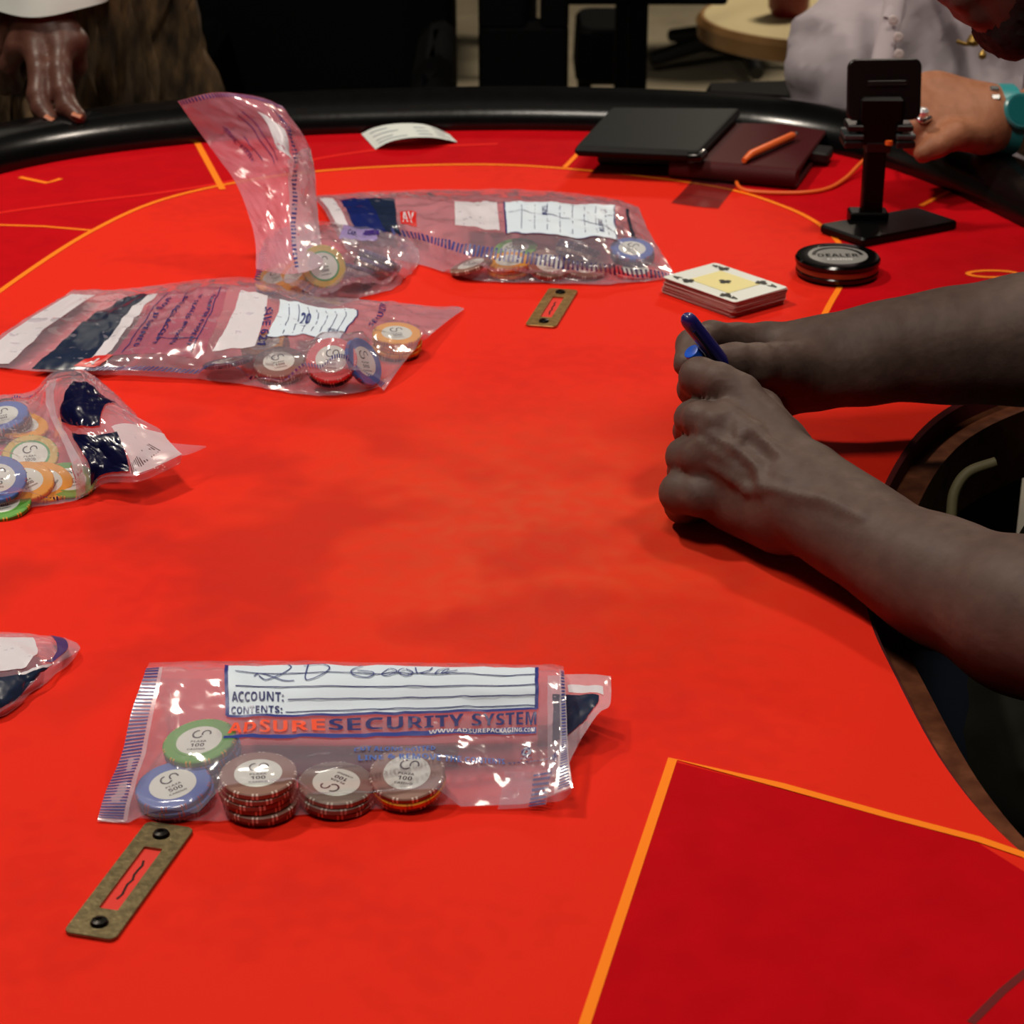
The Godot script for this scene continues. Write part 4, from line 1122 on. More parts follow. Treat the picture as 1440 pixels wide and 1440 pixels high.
	part("seal_hatching", ticks(s, Vector2(0.0, 0.1), Vector2(0.0, 0.6), Vector2(0.05, 0.1), Vector2(0.05, 0.6), 18), tick_ink(), t)
	var neck := sheet([
		[Vector3(-0.2178, 0.7891, -1.7385), Vector3(-0.198, 0.7899, -1.7224), Vector3(-0.1825, 0.7914, -1.7176), Vector3(-0.1692, 0.7926, -1.7236), Vector3(-0.1603, 0.7924, -1.74)],
		[Vector3(-0.2238, 0.8063, -1.7848), Vector3(-0.2067, 0.8068, -1.7685), Vector3(-0.1916, 0.8081, -1.7581), Vector3(-0.1762, 0.8052, -1.7678), Vector3(-0.1665, 0.8024, -1.783)],
		[Vector3(-0.2425, 0.8338, -1.8356), Vector3(-0.2163, 0.8319, -1.8128), Vector3(-0.1961, 0.8322, -1.7965), Vector3(-0.182, 0.8254, -1.8154), Vector3(-0.1737, 0.8173, -1.8391)],
		[Vector3(-0.2635, 0.8551, -1.8618), Vector3(-0.2306, 0.8569, -1.8406), Vector3(-0.1979, 0.8623, -1.8156), Vector3(-0.186, 0.8544, -1.845), Vector3(-0.1783, 0.8455, -1.8684)],
		[Vector3(-0.2818, 0.8782, -1.8722), Vector3(-0.2463, 0.8853, -1.859), Vector3(-0.2101, 0.8902, -1.8393), Vector3(-0.196, 0.8807, -1.8569), Vector3(-0.1859, 0.867, -1.8781)],
		[Vector3(-0.2961, 0.9013, -1.8717), Vector3(-0.2652, 0.9088, -1.8696), Vector3(-0.2381, 0.9088, -1.8642), Vector3(-0.2187, 0.9042, -1.8676), Vector3(-0.2046, 0.8943, -1.8795)]], 50, 60, 0.0034, 61)
	var back := sheet([
		[Vector3(-0.2186, 0.7869, -1.7452), Vector3(-0.2024, 0.7813, -1.7624), Vector3(-0.1881, 0.7794, -1.7725), Vector3(-0.173, 0.7836, -1.7635), Vector3(-0.1609, 0.7902, -1.7467)],
		[Vector3(-0.2246, 0.8046, -1.7905), Vector3(-0.2105, 0.801, -1.8021), Vector3(-0.1969, 0.7978, -1.8084), Vector3(-0.1793, 0.7988, -1.8011), Vector3(-0.167, 0.8006, -1.7888)],
		[Vector3(-0.2432, 0.8324, -1.8405), Vector3(-0.2204, 0.8251, -1.8482), Vector3(-0.202, 0.82, -1.8524), Vector3(-0.1855, 0.8165, -1.8508), Vector3(-0.1742, 0.8159, -1.844)],
		[Vector3(-0.264, 0.854, -1.8657), Vector3(-0.2345, 0.8496, -1.8725), Vector3(-0.2043, 0.8477, -1.8749), Vector3(-0.189, 0.8463, -1.8753), Vector3(-0.1786, 0.8445, -1.8723)],
		[Vector3(-0.2824, 0.8772, -1.8762), Vector3(-0.2493, 0.8796, -1.8817), Vector3(-0.2152, 0.8792, -1.8836), Vector3(-0.199, 0.8738, -1.8845), Vector3(-0.1863, 0.866, -1.8821)],
		[Vector3(-0.2964, 0.9008, -1.8737), Vector3(-0.2661, 0.9077, -1.8768), Vector3(-0.2397, 0.9066, -1.8763), Vector3(-0.2199, 0.9022, -1.8787), Vector3(-0.2049, 0.8936, -1.8825)]], 40, 50, 0.002, 62)
	part("neck_film", film(neck), pink_film(), t)
	part("neck_back_film", film(back), pink_film(), t)
	part("grey_fold", patch(neck, Vector2(0.55, 0.0), Vector2(1.0, 0.0), Vector2(1.0, 0.72), Vector2(0.52, 0.6), 14, 30, 0.0004), milky_film(), t)
	part("seal_hatching", ticks(neck, Vector2(0.52, 0.05), Vector2(0.62, 0.9), Vector2(0.57, 0.05), Vector2(0.69, 0.9), 40), tick_ink(), t)
	part("seal_hatching", ticks(neck, Vector2(0.02, 0.955), Vector2(0.98, 0.955), Vector2(0.02, 0.995), Vector2(0.98, 0.995), 44), mat("lilac ink", Color(0.35, 0.2, 0.5), 0.5), t)
	part("white_panel", patch(neck, Vector2(0.46, 0.66), Vector2(0.56, 0.6), Vector2(0.58, 0.76), Vector2(0.46, 0.86), 8, 10), white(), t)
	part("print_lines", strokes(neck, [uvline(Vector2(0.28, 0.62), Vector2(0.18, 0.78)), uvline(Vector2(0.34, 0.6), Vector2(0.28, 0.72)), uvline(Vector2(0.42, 0.58), Vector2(0.32, 0.84)), uvline(Vector2(0.45, 0.6), Vector2(0.36, 0.86))], 0.0011), mat("rose ink", Color(0.5, 0.26, 0.46), 0.5), t)
	part("print_lettering", lettering(neck, "SEAL HERE", Vector2(0.17, 0.76), Vector2(0.26, 0.58), Vector2(0.195, 0.775)), mat("rose ink", Color(0.5, 0.26, 0.46), 0.5), t)
# ---------------------------------------------------------------- loose things on the table
func build_things() -> void:
	# deck of cards
	var at := Vector3(0.1821, 0.76, -1.7455)
	var d := thing("card_deck", "squared deck of playing cards with reddish edges lying beside the pen", "card deck", at)
	var turn := 0.6753
	d.rotation.y = turn
	var edge := mat("card stock", Color(0.78, 0.6, 0.58), 0.6)
	var back := mat("card back", Color(0.62, 0.2, 0.2), 0.5)
	var one := slab(0.063, 0.088, 0.00028, 0.003, 0.00003, 4)
	for i in 44:
		var c := part("card", one, edge if i % 4 != 1 else back, d, Vector3(sin(i * 1.9) * 0.0005 + (0.0016 if i > 30 else 0.0), 0.0008 + i * 0.00031, cos(i * 2.7) * 0.0006 - (0.002 if i < 14 else 0.0)))
		c.rotation.y = sin(i * 0.7) * 0.008
	var ace := thing("ace_card", "white ace of clubs face up on top of the card deck", "playing card", at + Vector3(0, 0.0146, 0))
	ace.rotation.y = turn + 0.012
	part("card_face", slab(0.0635, 0.0885, 0.00045, 0.0032, 0.0001, 5), mat("card white", Color(0.9, 0.92, 0.9), 0.35), ace)
	part("tinted_panel", flat_poly(PackedVector2Array([Vector2(-0.019, -0.024), Vector2(0.019, -0.024), Vector2(0.019, 0.024), Vector2(-0.019, 0.024)]), 0.0007), mat("card cream", Color(0.9, 0.86, 0.6), 0.45), ace)
	var black := mat("card black", Color(0.04, 0.04, 0.05), 0.5)
	part("club", club(0.0032), black, ace, Vector3(0, 0.0009, 0))
	for s in [-1, 1]:
		var k := part("club", club(0.0031), black, ace, Vector3(-0.0225 * s, 0.0009, -0.022 * s))
		k.rotation.y = 0.0 if s == 1 else PI
		var l := part("index_letter", flat_letters("A", 0.0068, 0.0085, Vector3.ZERO), black, ace, Vector3(-0.0235 * s, 0.0009, -0.0345 * s))
		l.rotation.y = 0.0 if s == 1 else PI
		var l2 := part("index_letter", flat_letters("A", 0.006, 0.0075, Vector3.ZERO), black, ace, Vector3(0.0245 * s, 0.0009, -0.036 * s))
		l2.rotation.y = 0.0 if s == 1 else PI
		var k2 := part("club", club(0.003), black, ace, Vector3(0.0245 * s, 0.0009, -0.0265 * s))
		k2.rotation.y = 0.0 if s == 1 else PI
	# dealer button
	var b := thing("dealer_button", "round black dealer button with silver printed face and brown waist", "dealer button", Vector3(0.2859, 0.76, -1.8163) + Vector3(0.002, 0.001, 0.006))
	part("lower_disc", lathe([Vector2(0.002, 0), Vector2(0.034, 0), Vector2(0.0365, 0.002), Vector2(0.0365, 0.005), Vector2(0.035, 0.0068), Vector2(0.002, 0.0068)], 56), mat("button black", Color(0.02, 0.02, 0.022), 0.15), b)
	part("waist", lathe([Vector2(0.002, 0.0066), Vector2(0.0362, 0.0066), Vector2(0.0362, 0.0112), Vector2(0.002, 0.0112)], 56), mat("button brown", Color(0.5, 0.22, 0.12), 0.4), b)
	part("upper_disc", lathe([Vector2(0.002, 0.011), Vector2(0.0355, 0.011), Vector2(0.0375, 0.0128), Vector2(0.0375, 0.0155), Vector2(0.036, 0.0175), Vector2(0.028, 0.0178), Vector2(0.027, 0.0172), Vector2(0.002, 0.0172)], 56), mat("button black", Color.BLACK), b)
	part("face", lathe([Vector2(0.0003, 0.0173), Vector2(0.0262, 0.0173), Vector2(0.0262, 0.0176), Vector2(0.0003, 0.0176)], 48), mat("button silver", Color(0.55, 0.55, 0.54), 0.3), b)
	var ink_ := mat("button ink", Color(0.07, 0.07, 0.08), 0.5)
	part("face_lettering", flat_letters("DEALER", 0.036, 0.009, Vector3(0, 0.0178, 0.001)), ink_, b)
	var arc := []
	for i in 21: arc.append(Vector2(cos(PI + PI * i / 20) * 0.021, sin(PI + PI * i / 20) * 0.021))
	part("face_ring", stripe(arc, 0.0035, 0.0178), ink_, b)
	part("face_lettering", flat_letters("CASINO", 0.022, 0.005, Vector3(0, 0.0178, 0.0125)), mat("button white", Color(0.9, 0.9, 0.9), 0.4), b)
	# phone stand
	phone_stand()
	# tablet and folder
	var f := thing("leather_folder", "dark maroon leather folder by the far rail with an orange plug lying on it", "folder")
	var maroon := grain(mat("maroon leather", Color.WHITE, 0.65, 0.0, 0.3), Color(0.22, 0.05, 0.065), Color(0.32, 0.09, 0.105), 0.05, 14.0, 0.01, 17)
	var f0 := Vector3(0.1631, 0.781, -2.1293)
	var f1 := Vector3(0.286, 0.781, -2.0858)
	var f2 := Vector3(0.3442, 0.781, -2.267)
	var f3 := Vector3(0.2231, 0.781, -2.2763)
	part("cover", quad_slab(f0, f1, f2, f3, 0.0045, 0.002), maroon, f)
	part("pages", quad_slab(f0.lerp(f2, 0.02) + Vector3(0, -0.0045, 0), f1.lerp(f3, 0.03) + Vector3(0, -0.0045, 0), f2.lerp(f0, 0.06) + Vector3(0, -0.0045, 0), f3.lerp(f1, 0.03) + Vector3(0, -0.0045, 0), 0.011, 0.001), mat("pages dark", Color(0.05, 0.04, 0.04), 0.6), f)
	part("cover", quad_slab(f0 + Vector3(0, -0.0155, 0), f1 + Vector3(0, -0.0155, 0.002), f2 + Vector3(0, -0.0155, 0), f3 + Vector3(0, -0.0155, 0), 0.0045, 0.002), maroon, f)
	part("spine", tube([f0 + Vector3(0, -0.01, -0.003), f1 + Vector3(0, -0.01, -0.003)], [0.0105], 16), maroon, f)
	part("clasp", quad_slab(f1.lerp(f2, 0.45) + Vector3(-0.006, -0.003, 0), f1.lerp(f2, 0.45) + Vector3(0.016, -0.006, 0), f1.lerp(f2, 0.62) + Vector3(0.016, -0.006, 0), f1.lerp(f2, 0.62) + Vector3(-0.006, -0.003, 0), 0.011, 0.002), mat("pages dark", Color.BLACK), f)
	var tb := thing("tablet", "flat black tablet resting half on the maroon folder near far rail", "tablet")
	var t0 := Vector3(0.0629, 0.793, -2.1286)
	var t1 := Vector3(0.1891, 0.793, -2.1063)
	var t2 := Vector3(0.2477, 0.795, -2.2827)
	var t3 := Vector3(0.1072, 0.795, -2.2891)
	part("case", quad_slab(t0, t1, t2, t3, 0.0105, 0.004), mat("tablet case", Color(0.025, 0.028, 0.03), 0.5, 0.0, 0.3), tb)
	var c := (t0 + t1 + t2 + t3) / 4
	part("screen", quad_slab(c + (t0 - c) * 0.94 + Vector3(0, 0.0004, 0), c + (t1 - c) * 0.94 + Vector3(0, 0.0004, 0), c + (t2 - c) * 0.94 + Vector3(0, 0.0004, 0), c + (t3 - c) * 0.94 + Vector3(0, 0.0004, 0), 0.002, 0.0003), mat("tablet glass", Color(0.10, 0.115, 0.12), 0.45, 0.0, 0.3), tb)
	part("corner_bumper", tube([t1 + Vector3(-0.012, -0.006, 0), t1 + Vector3(-0.002, -0.006, 0.0), t1 + (t2 - t1) * 0.08 + Vector3(0, -0.006, 0)], [0.0055], 10), mat("bumper", Color(0.02, 0.02, 0.022), 0.2), tb)
	part("tablet_support", quad_slab(t0.lerp(t3, 0.3) + Vector3(0.012, -0.0105, 0), t0.lerp(t1, 0.75).lerp(t2, 0.3) + Vector3(0, -0.0105, 0), t2.lerp(t3, 0.3) + Vector3(0, -0.0125, 0), t3 + Vector3(0.02, -0.0125, 0.01), 0.021, 0.002), mat("pages dark", Color.BLACK), tb)
	# receipt
	var r := thing("paper_receipt", "small white printed paper slip arching up by the far rail", "receipt")
	var s := sheet([[Vector3(-0.1461, 0.761, -2.239), Vector3(-0.1321, 0.769, -2.238), Vector3(-0.1122, 0.774, -2.2366), Vector3(-0.0882, 0.773, -2.2435), Vector3(-0.072, 0.767, -2.2578), Vector3(-0.0593, 0.761, -2.2689)], [Vector3(-0.1653, 0.762, -2.3017), Vector3(-0.1493, 0.77, -2.2982), Vector3(-0.1272, 0.775, -2.294), Vector3(-0.101, 0.774, -2.298), Vector3(-0.0834, 0.768, -2.303), Vector3(-0.0685, 0.762, -2.2986)]], 30, 10)
	part("paper", film(s), mat("receipt paper", Color(0.84, 0.87, 0.86), 0.6), r)
	var rows := []
	for k in [[0.1, 0.2, 0.42], [0.1, 0.35, 0.3], [0.1, 0.55, 0.38], [0.1, 0.75, 0.3], [0.52, 0.25, 0.66], [0.52, 0.45, 0.64], [0.52, 0.65, 0.62], [0.72, 0.3, 0.92], [0.72, 0.5, 0.86], [0.72, 0.75, 0.9]]: rows.append(uvline(Vector2(k[0], k[1]), Vector2(k[2], k[1]), 8))
	part("print_lines", strokes(s, rows, 0.0022, 0.0004), mat("receipt ink", Color(0.55, 0.6, 0.64), 0.6), r)
	# tape
	var tp := thing("clear_tape", "strip of dark translucent tape stuck on the felt below the folder", "tape")
	var tape := mat("tape", Color(0.18, 0.13, 0.15, 0.45), 0.2, 0.0, 0.7)
	tape.transparency = BaseMaterial3D.TRANSPARENCY_ALPHA
	var ts := sheet([[Vector3(0.1566, 0.7609, -2.0362), Vector3(0.1794, 0.7609, -2.0238), Vector3(0.201, 0.7609, -2.0164)], [Vector3(0.1764, 0.761, -2.0946), Vector3(0.1984, 0.761, -2.0841), Vector3(0.2189, 0.761, -2.0738)], [Vector3(0.196, 0.762, -2.161), Vector3(0.2185, 0.7624, -2.1485), Vector3(0.2413, 0.762, -2.1417)]], 14, 12, 0.0006, 5)
	part("strip", film(ts), tape, tp)
	part("crease", strokes(ts, [uvline(Vector2(0.1, 0.3), Vector2(0.95, 0.25))], 0.0012, 0.0003), tape, tp)
	part("crease", strokes(ts, [uvline(Vector2(0.05, 0.62), Vector2(0.9, 0.7))], 0.0012, 0.0003), tape, tp)
	# cable
	var ca := thing("charging_cable", "orange charging cable looping from the folder to the phone stand", "cable")
	var orange := mat("cable orange", Color(0.92, 0.40, 0.13), 0.45)
	var pts := curve([Vector3(0.2388, 0.786, -2.1133), Vector3(0.2327, 0.772, -2.1188), Vector3(0.2271, 0.7635, -2.1014), Vector3(0.232, 0.7622, -2.0773), Vector3(0.255, 0.7622, -2.067), Vector3(0.2905, 0.7622, -2.067), Vector3(0.3172, 0.7624, -2.0818), Vector3(0.3398, 0.764, -2.1156), Vector3(0.3564, 0.77, -2.1426), Vector3(0.3772, 0.776, -2.1763), Vector3(0.4043, 0.782, -2.1997), Vector3(0.4033, 0.8184, -2.0977), Vector3(0.4102, 0.8234, -2.067), Vector3(0.4194, 0.8195, -2.0543), Vector3(0.427, 0.8119, -2.0618)], 6)
	part("cord", tube(pts, [0.0021], 10), orange, ca)
	part("plug", tube([Vector3(0.2335, 0.785, -2.1034), Vector3(0.2424, 0.787, -2.1206), Vector3(0.2928, 0.7875, -2.193), Vector3(0.2947, 0.7875, -2.196)], [0.0026, 0.0042, 0.0042, 0.003], 12), orange, ca)
	part("plug_tip", tube([Vector3(0.2937, 0.7875, -2.1945), Vector3(0.2984, 0.7875, -2.2019)], [0.0022], 10), mat("steel", Color(0.6, 0.6, 0.62), 0.3, 0.9), ca)
	# two pens in the hand
	var p := thing("ballpoint_pen", "dark blue glossy pen with rounded end sticking out of the dealer's hands", "pen")
	var blue := mat("pen navy", Color(0.07, 0.06, 0.42), 0.12)
	blue.clearcoat_enabled = true
	var pa := Vector3(0.1161, 0.8851, -1.3319)
	var pb := Vector3(0.1653, 0.8182, -1.351)
	var dir := (pb - pa).normalized()
	part("barrel", tube([pa - dir * 0.0052, pa - dir * 0.0042, pa - dir * 0.002, pa + dir * 0.001, pa + dir * 0.004, pb], [0.0008, 0.003, 0.0048, 0.0055, 0.0056, 0.0052], 22), blue, p)
	part("clip", tube([Vector3(0.1191, 0.8813, -1.3203), Vector3(0.1354, 0.8586, -1.3253)], [0.0013], 8), mat("pen clip", Color(0.03, 0.03, 0.16), 0.2), p)
	p = thing("ballpoint_pen", "second pen with a bright blue flat end beside the navy pen", "pen")
	pa = Vector3(0.1193, 0.8611, -1.3375)
	pb = Vector3(0.1498, 0.8217, -1.3526)
	dir = (pb - pa).normalized()
	part("barrel", tube([pa + dir * 0.006, pb], [0.0056], 20), mat("pen violet", Color(0.14, 0.08, 0.28), 0.3), p)
	part("end_plug", tube([pa - dir * 0.0005, pa, pa + dir * 0.007], [0.0046, 0.0054, 0.0056], 20), mat("pen sky", Color(0.1, 0.36, 0.86), 0.35), p)

func club(r: float) -> ArrayMesh:
	var st := SurfaceTool.new()
	st.begin(Mesh.PRIMITIVE_TRIANGLES)
	for c in [Vector2(0, -1.0), Vector2(-0.95, 0.35), Vector2(0.95, 0.35)]:
		var p := PackedVector2Array()
		for i in 18: p.append((c + Vector2(cos(TAU * i / 18), sin(TAU * i / 18)) * 0.85) * r)
		st.append_from(flat_poly(p, 0.0), 0, Transform3D())
	st.append_from(flat_poly(PackedVector2Array([Vector2(-0.15, -0.2) * r, Vector2(0.15, -0.2) * r, Vector2(0.55, 1.8) * r, Vector2(-0.55, 1.8) * r]), 0.0), 0, Transform3D())
	return st.commit()

# slab between four upper corners (near left, near right, far right, far left)
func quad_slab(a: Vector3, b: Vector3, c: Vector3, d: Vector3, h: float, bev: float) -> ArrayMesh:
	var m := (a + b + c + d) / 4
	var rings := []
	for k in [[-h, bev], [-h + bev, 0.0], [-bev, 0.0], [0.0, bev]]:
		var o := PackedVector3Array()
		var q := [a, b, c, d]
		for i in 4:
			var to_prev: Vector3 = (q[(i + 3) % 4] - q[i]).normalized()
			var to_next: Vector3 = (q[(i + 1) % 4] - q[i]).normalized()
			var r := 0.004
			for s in 4:
				var t := s / 3.0
				var p: Vector3 = q[i] + to_prev * r * (1 - t) * (1 - t) + to_next * r * t * t
				p += (m - p).normalized() * k[1]
				o.append(p + Vector3(0, k[0], 0))
		rings.append(o)
	return loft(rings, true, true, 30.0)

func phone_stand() -> void:
	var t := thing("phone_stand", "black phone stand with square holder plate on a post beside the rail", "phone stand")
	var black := mat("stand black", Color(0.014, 0.013, 0.015), 0.4, 0.0, 0.3)
	var b0 := Vector3(0.2886, 0.769, -1.9368)
	var b1 := Vector3(0.3229, 0.769, -1.8895)
	var b2 := Vector3(0.4217, 0.769, -1.9484)
	var b3 := Vector3(0.3906, 0.769, -1.9935)
	part("base_plate", quad_slab(b0, b1, b2, b3, 0.0085, 0.002), black, t)
	var foot := Vector3(0.3378, 0.769, -1.9578)
	var z0 := 2.023
	var post_bottom := foot
	var px := func(x: float, y: float) -> Vector3: return foot + Vector3((x - 1221.0) / 1482.9599, (302.0 - y) / 1350.653, 0.0)
	part("socket", quad_column(px.call(1220, 308), 0.0365, 0.022, 0.012, 0.0015), black, t)
	part("post", quad_column(px.call(1224, 300), 0.020, 0.016, 0.070, 0.003), black, t)
	part("joint", quad_column(px.call(1226, 216), 0.024, 0.019, 0.012, 0.002), mat("stand grey", Color(0.05, 0.05, 0.055), 0.35), t)
	part("neck", quad_column(px.call(1228, 205), 0.041, 0.018, 0.045, 0.003), black, t)
	# holder plate, its back towards the camera, leaning away
	var m := slab(0.069, 0.056, 0.006, 0.008, 0.0012, 6)
	var plate := part("holder_plate", m, mat("plate maroon sheen", Color(0.06, 0.02, 0.026), 0.4, 0.0, 0.4), t, px.call(1230, 138) + Vector3(0, 0, -0.004))  # maroon sheen on the black plate is put into its base colour
	plate.rotation = Vector3(deg_to_rad(78), deg_to_rad(4), 0)
	var slot := mat("slot grey", Color(0.09, 0.08, 0.085), 0.4)
	var g := part("plate_groove", slab(0.036, 0.0022, 0.0008, 0.001, 0.0002, 3), slot, t, px.call(1233, 126) + Vector3(0, 0, 0.0035))
	g.rotation = plate.rotation
	g = part("plate_groove", slab(0.036, 0.0012, 0.0008, 0.0005, 0.0001, 3), slot, t, px.call(1233, 130) + Vector3(0, 0, 0.003))
	g.rotation = plate.rotation
	for s in [[1190.0, 1], [1262.0, -1]]:
		part("grip", quad_column(px.call(s[0], 207), 0.018, 0.03, 0.007, 0.0015), mat("grip dark", Color(0.05, 0.06, 0.065), 0.35), t)
		part("grip_pad", quad_column(px.call(s[0], 196), 0.018, 0.03, 0.005, 0.001), mat("grip grey", Color(0.2, 0.24, 0.25), 0.3), t)
		part("grip", quad_column(px.call(s[0] + 2 * s[1], 186), 0.015, 0.028, 0.006, 0.001), mat("grip dark", Color.BLACK), t)
	part("knob", lathe([Vector2(0.0005, 0), Vector2(0.004, 0), Vector2(0.004, 0.004), Vector2(0.0005, 0.005)], 16), mat("cable orange", Color(0.92, 0.40, 0.13), 0.45), t, px.call(1240, 204) + Vector3(0, 0, 0.008))

# upright block whose lower middle is at
func quad_column(at: Vector3, w: float, l: float, h: float, bev: float) -> ArrayMesh:
	var rings := []
	for r in [rrect(w - 2 * bev, l - 2 * bev, bev, 0, 3), rrect(w, l, bev, bev, 3), rrect(w, l, bev, h - bev, 3), rrect(w - 2 * bev, l - 2 * bev, bev, h, 3)]:
		var o := PackedVector3Array()
		for p in r: o.append(p + at)
		rings.append(o)
	return loft(rings, true, true, 30.0)

# ---------------------------------------------------------------- people
func skin(key: String, lo: Color, hi: Color, rough := 0.5) -> StandardMaterial3D:
	var m := grain(mat(key, Color.WHITE, rough, 0.0, 0.38), lo, hi, 0.02, 6.0, 0.022, 5)
	m.subsurf_scatter_enabled = true
	m.subsurf_scatter_strength = 0.04
	return m

func build_dealer() -> void:
	var t := thing("person", "dealer leaning in from the right, bare forearms on the felt, hands holding two pens", "person")
	# near (left) arm and fist
	var g := Flesh.new(Vector3(0.0592, 0.7162, -1.3902), Vector3(0.3776, 0.904, -0.9858), 0.0026)
	var w := Vector3(0.1789, 0.8069, -1.2196)
	g.limb([[w, 0.0275], [Vector3(0.1961, 0.801, -1.2026), 0.0255], [Vector3(0.2148, 0.7978, -1.1792), 0.0265], [Vector3(0.2364, 0.794, -1.1511), 0.0295], [Vector3(0.2558, 0.7924, -1.1284), 0.034], [Vector3(0.2916, 0.7945, -1.0822), 0.0415], [Vector3(0.3276, 0.8012, -1.0358), 0.045]], 0.02)
	g.bone(Vector3(0.1928, 0.8143, -1.2339), Vector3(0.2271, 0.7992, -1.1886), 0.017, 0.018, 0.02)
	var k1 := Vector3(0.1477, 0.8471, -1.2927)
	var k2 := Vector3(0.1318, 0.8323, -1.2728)
	var k3 := Vector3(0.1281, 0.8127, -1.2628)
	var k4 := Vector3(0.1331, 0.7898, -1.2579)
	g.bone(Vector3(0.1833, 0.8188, -1.2392), k1, 0.0165, 0.0135, 0.012)
	g.bone(Vector3(0.1787, 0.813, -1.2278), k2, 0.017, 0.013, 0.012)
	g.bone(Vector3(0.1748, 0.8041, -1.2216), k3, 0.017, 0.0125, 0.012)
	g.bone(Vector3(0.1718, 0.7935, -1.2212), k4, 0.0175, 0.0125, 0.012)
	g.bone(Vector3(0.1431, 0.7815, -1.263), Vector3(0.169, 0.7877, -1.2295), 0.0165, 0.021, 0.015)
	g.bone(Vector3(0.1714, 0.8141, -1.2832), Vector3(0.1457, 0.7935, -1.2958), 0.02, 0.02, 0.02)
	# knuckles, tendons and veins on the back of the hand
	g.bone(Vector3(0.1287, 0.8398, -1.2663), Vector3(0.1287, 0.8398, -1.2663), 0.0075, 0.0075, 0.008)
	g.bone(Vector3(0.1228, 0.8199, -1.2573), Vector3(0.1228, 0.8199, -1.2573), 0.0075, 0.0075, 0.008)
	g.bone(Vector3(0.1286, 0.7976, -1.2516), Vector3(0.1286, 0.7976, -1.2516), 0.0075, 0.0075, 0.008)
	g.limb([[Vector3(0.1204, 0.8358, -1.2629), 0.0022], [Vector3(0.1285, 0.8332, -1.2562), 0.0028], [Vector3(0.1352, 0.831, -1.2497), 0.003], [Vector3(0.141, 0.8296, -1.2436), 0.003], [Vector3(0.1484, 0.827, -1.2349), 0.003], [Vector3(0.1537, 0.8249, -1.2249), 0.003], [Vector3(0.1548, 0.8182, -1.2115), 0.003], [Vector3(0.1636, 0.8201, -1.2008), 0.0024]], 0.004)
	g.limb([[Vector3(0.1429, 0.841, -1.2586), 0.002], [Vector3(0.1448, 0.8371, -1.249), 0.0026], [Vector3(0.1415, 0.8301, -1.2436), 0.003]], 0.004)
	g.limb([[Vector3(0.1266, 0.8167, -1.2476), 0.0022], [Vector3(0.139, 0.814, -1.2344), 0.0028], [Vector3(0.1477, 0.8111, -1.221), 0.0026], [Vector3(0.1551, 0.8147, -1.2086), 0.002]], 0.004)
	g.limb([[Vector3(0.1202, 0.8289, -1.2572), 0.003], [Vector3(0.1318, 0.8239, -1.2479), 0.003], [Vector3(0.1465, 0.8179, -1.2299), 0.002]], 0.005)
	g.limb([[Vector3(0.1369, 0.8471, -1.2751), 0.0032], [Vector3(0.153, 0.84, -1.2515), 0.003], [Vector3(0.1683, 0.8338, -1.2245), 0.002]], 0.007)
	g.limb([[Vector3(0.1709, 0.8196, -1.1953), 0.003], [Vector3(0.1896, 0.8224, -1.1805), 0.003], [Vector3(0.2099, 0.8217, -1.1571), 0.002]], 0.006)
	# fingers, each folded at two joints
	g.limb([[k1, 0.0135], [Vector3(0.1341, 0.854, -1.298), 0.0122], [Vector3(0.1227, 0.8527, -1.3117), 0.0122], [Vector3(0.1218, 0.8376, -1.329), 0.0108], [Vector3(0.1333, 0.8235, -1.3402), 0.0092]], 0.006, true)
	g.limb([[k2, 0.0128], [Vector3(0.1218, 0.8351, -1.2806), 0.0112], [Vector3(0.1177, 0.8296, -1.2968), 0.0108], [Vector3(0.1179, 0.8128, -1.3156), 0.010], [Vector3(0.1315, 0.8002, -1.3263), 0.009]], 0.005, true)
	g.limb([[k3, 0.0125], [Vector3(0.1198, 0.8156, -1.2641), 0.0115], [Vector3(0.1124, 0.8098, -1.2791), 0.0117], [Vector3(0.1141, 0.7898, -1.2997), 0.0104], [Vector3(0.1297, 0.7787, -1.3111), 0.009]], 0.005, true)
	g.limb([[k4, 0.0128], [Vector3(0.1206, 0.7939, -1.2521), 0.0128], [Vector3(0.1092, 0.7907, -1.2638), 0.0132], [Vector3(0.1123, 0.7741, -1.2805), 0.0112], [Vector3(0.1276, 0.7662, -1.2923), 0.009]], 0.005, true)
	g.limb([[Vector3(0.1788, 0.8157, -1.2675), 0.018], [Vector3(0.1663, 0.8231, -1.3257), 0.0135], [Vector3(0.148, 0.8335, -1.3381), 0.011], [Vector3(0.1325, 0.8412, -1.3394), 0.009]], 0.006, true)
	# far (right) arm and hand
	var a := Flesh.new(Vector3(0.0689, 0.751, -1.4783), Vector3(0.48, 0.9039, -1.2945), 0.0028)
	a.limb([[Vector3(0.216, 0.8281, -1.4104), 0.0265], [Vector3(0.24, 0.8309, -1.4116), 0.0275], [Vector3(0.271, 0.8345, -1.4132), 0.0315], [Vector3(0.31, 0.8372, -1.4145), 0.037], [Vector3(0.36, 0.8409, -1.4161), 0.0425], [Vector3(0.43, 0.8482, -1.4194), 0.045]], 0.02)
	a.bone(Vector3(0.2086, 0.823, -1.3971), Vector3(0.2434, 0.8244, -1.3977), 0.02, 0.019, 0.02)
	var m1 := Vector3(0.1812, 0.8356, -1.4247)
	a.bone(Vector3(0.213, 0.8354, -1.4137), m1, 0.019, 0.0145, 0.014)
	a.bone(Vector3(0.2127, 0.8255, -1.4146), Vector3(0.1824, 0.8193, -1.4283), 0.018, 0.014, 0.014)
	a.bone(Vector3(0.2107, 0.8177, -1.4111), Vector3(0.1865, 0.8064, -1.4225), 0.018, 0.014, 0.014)
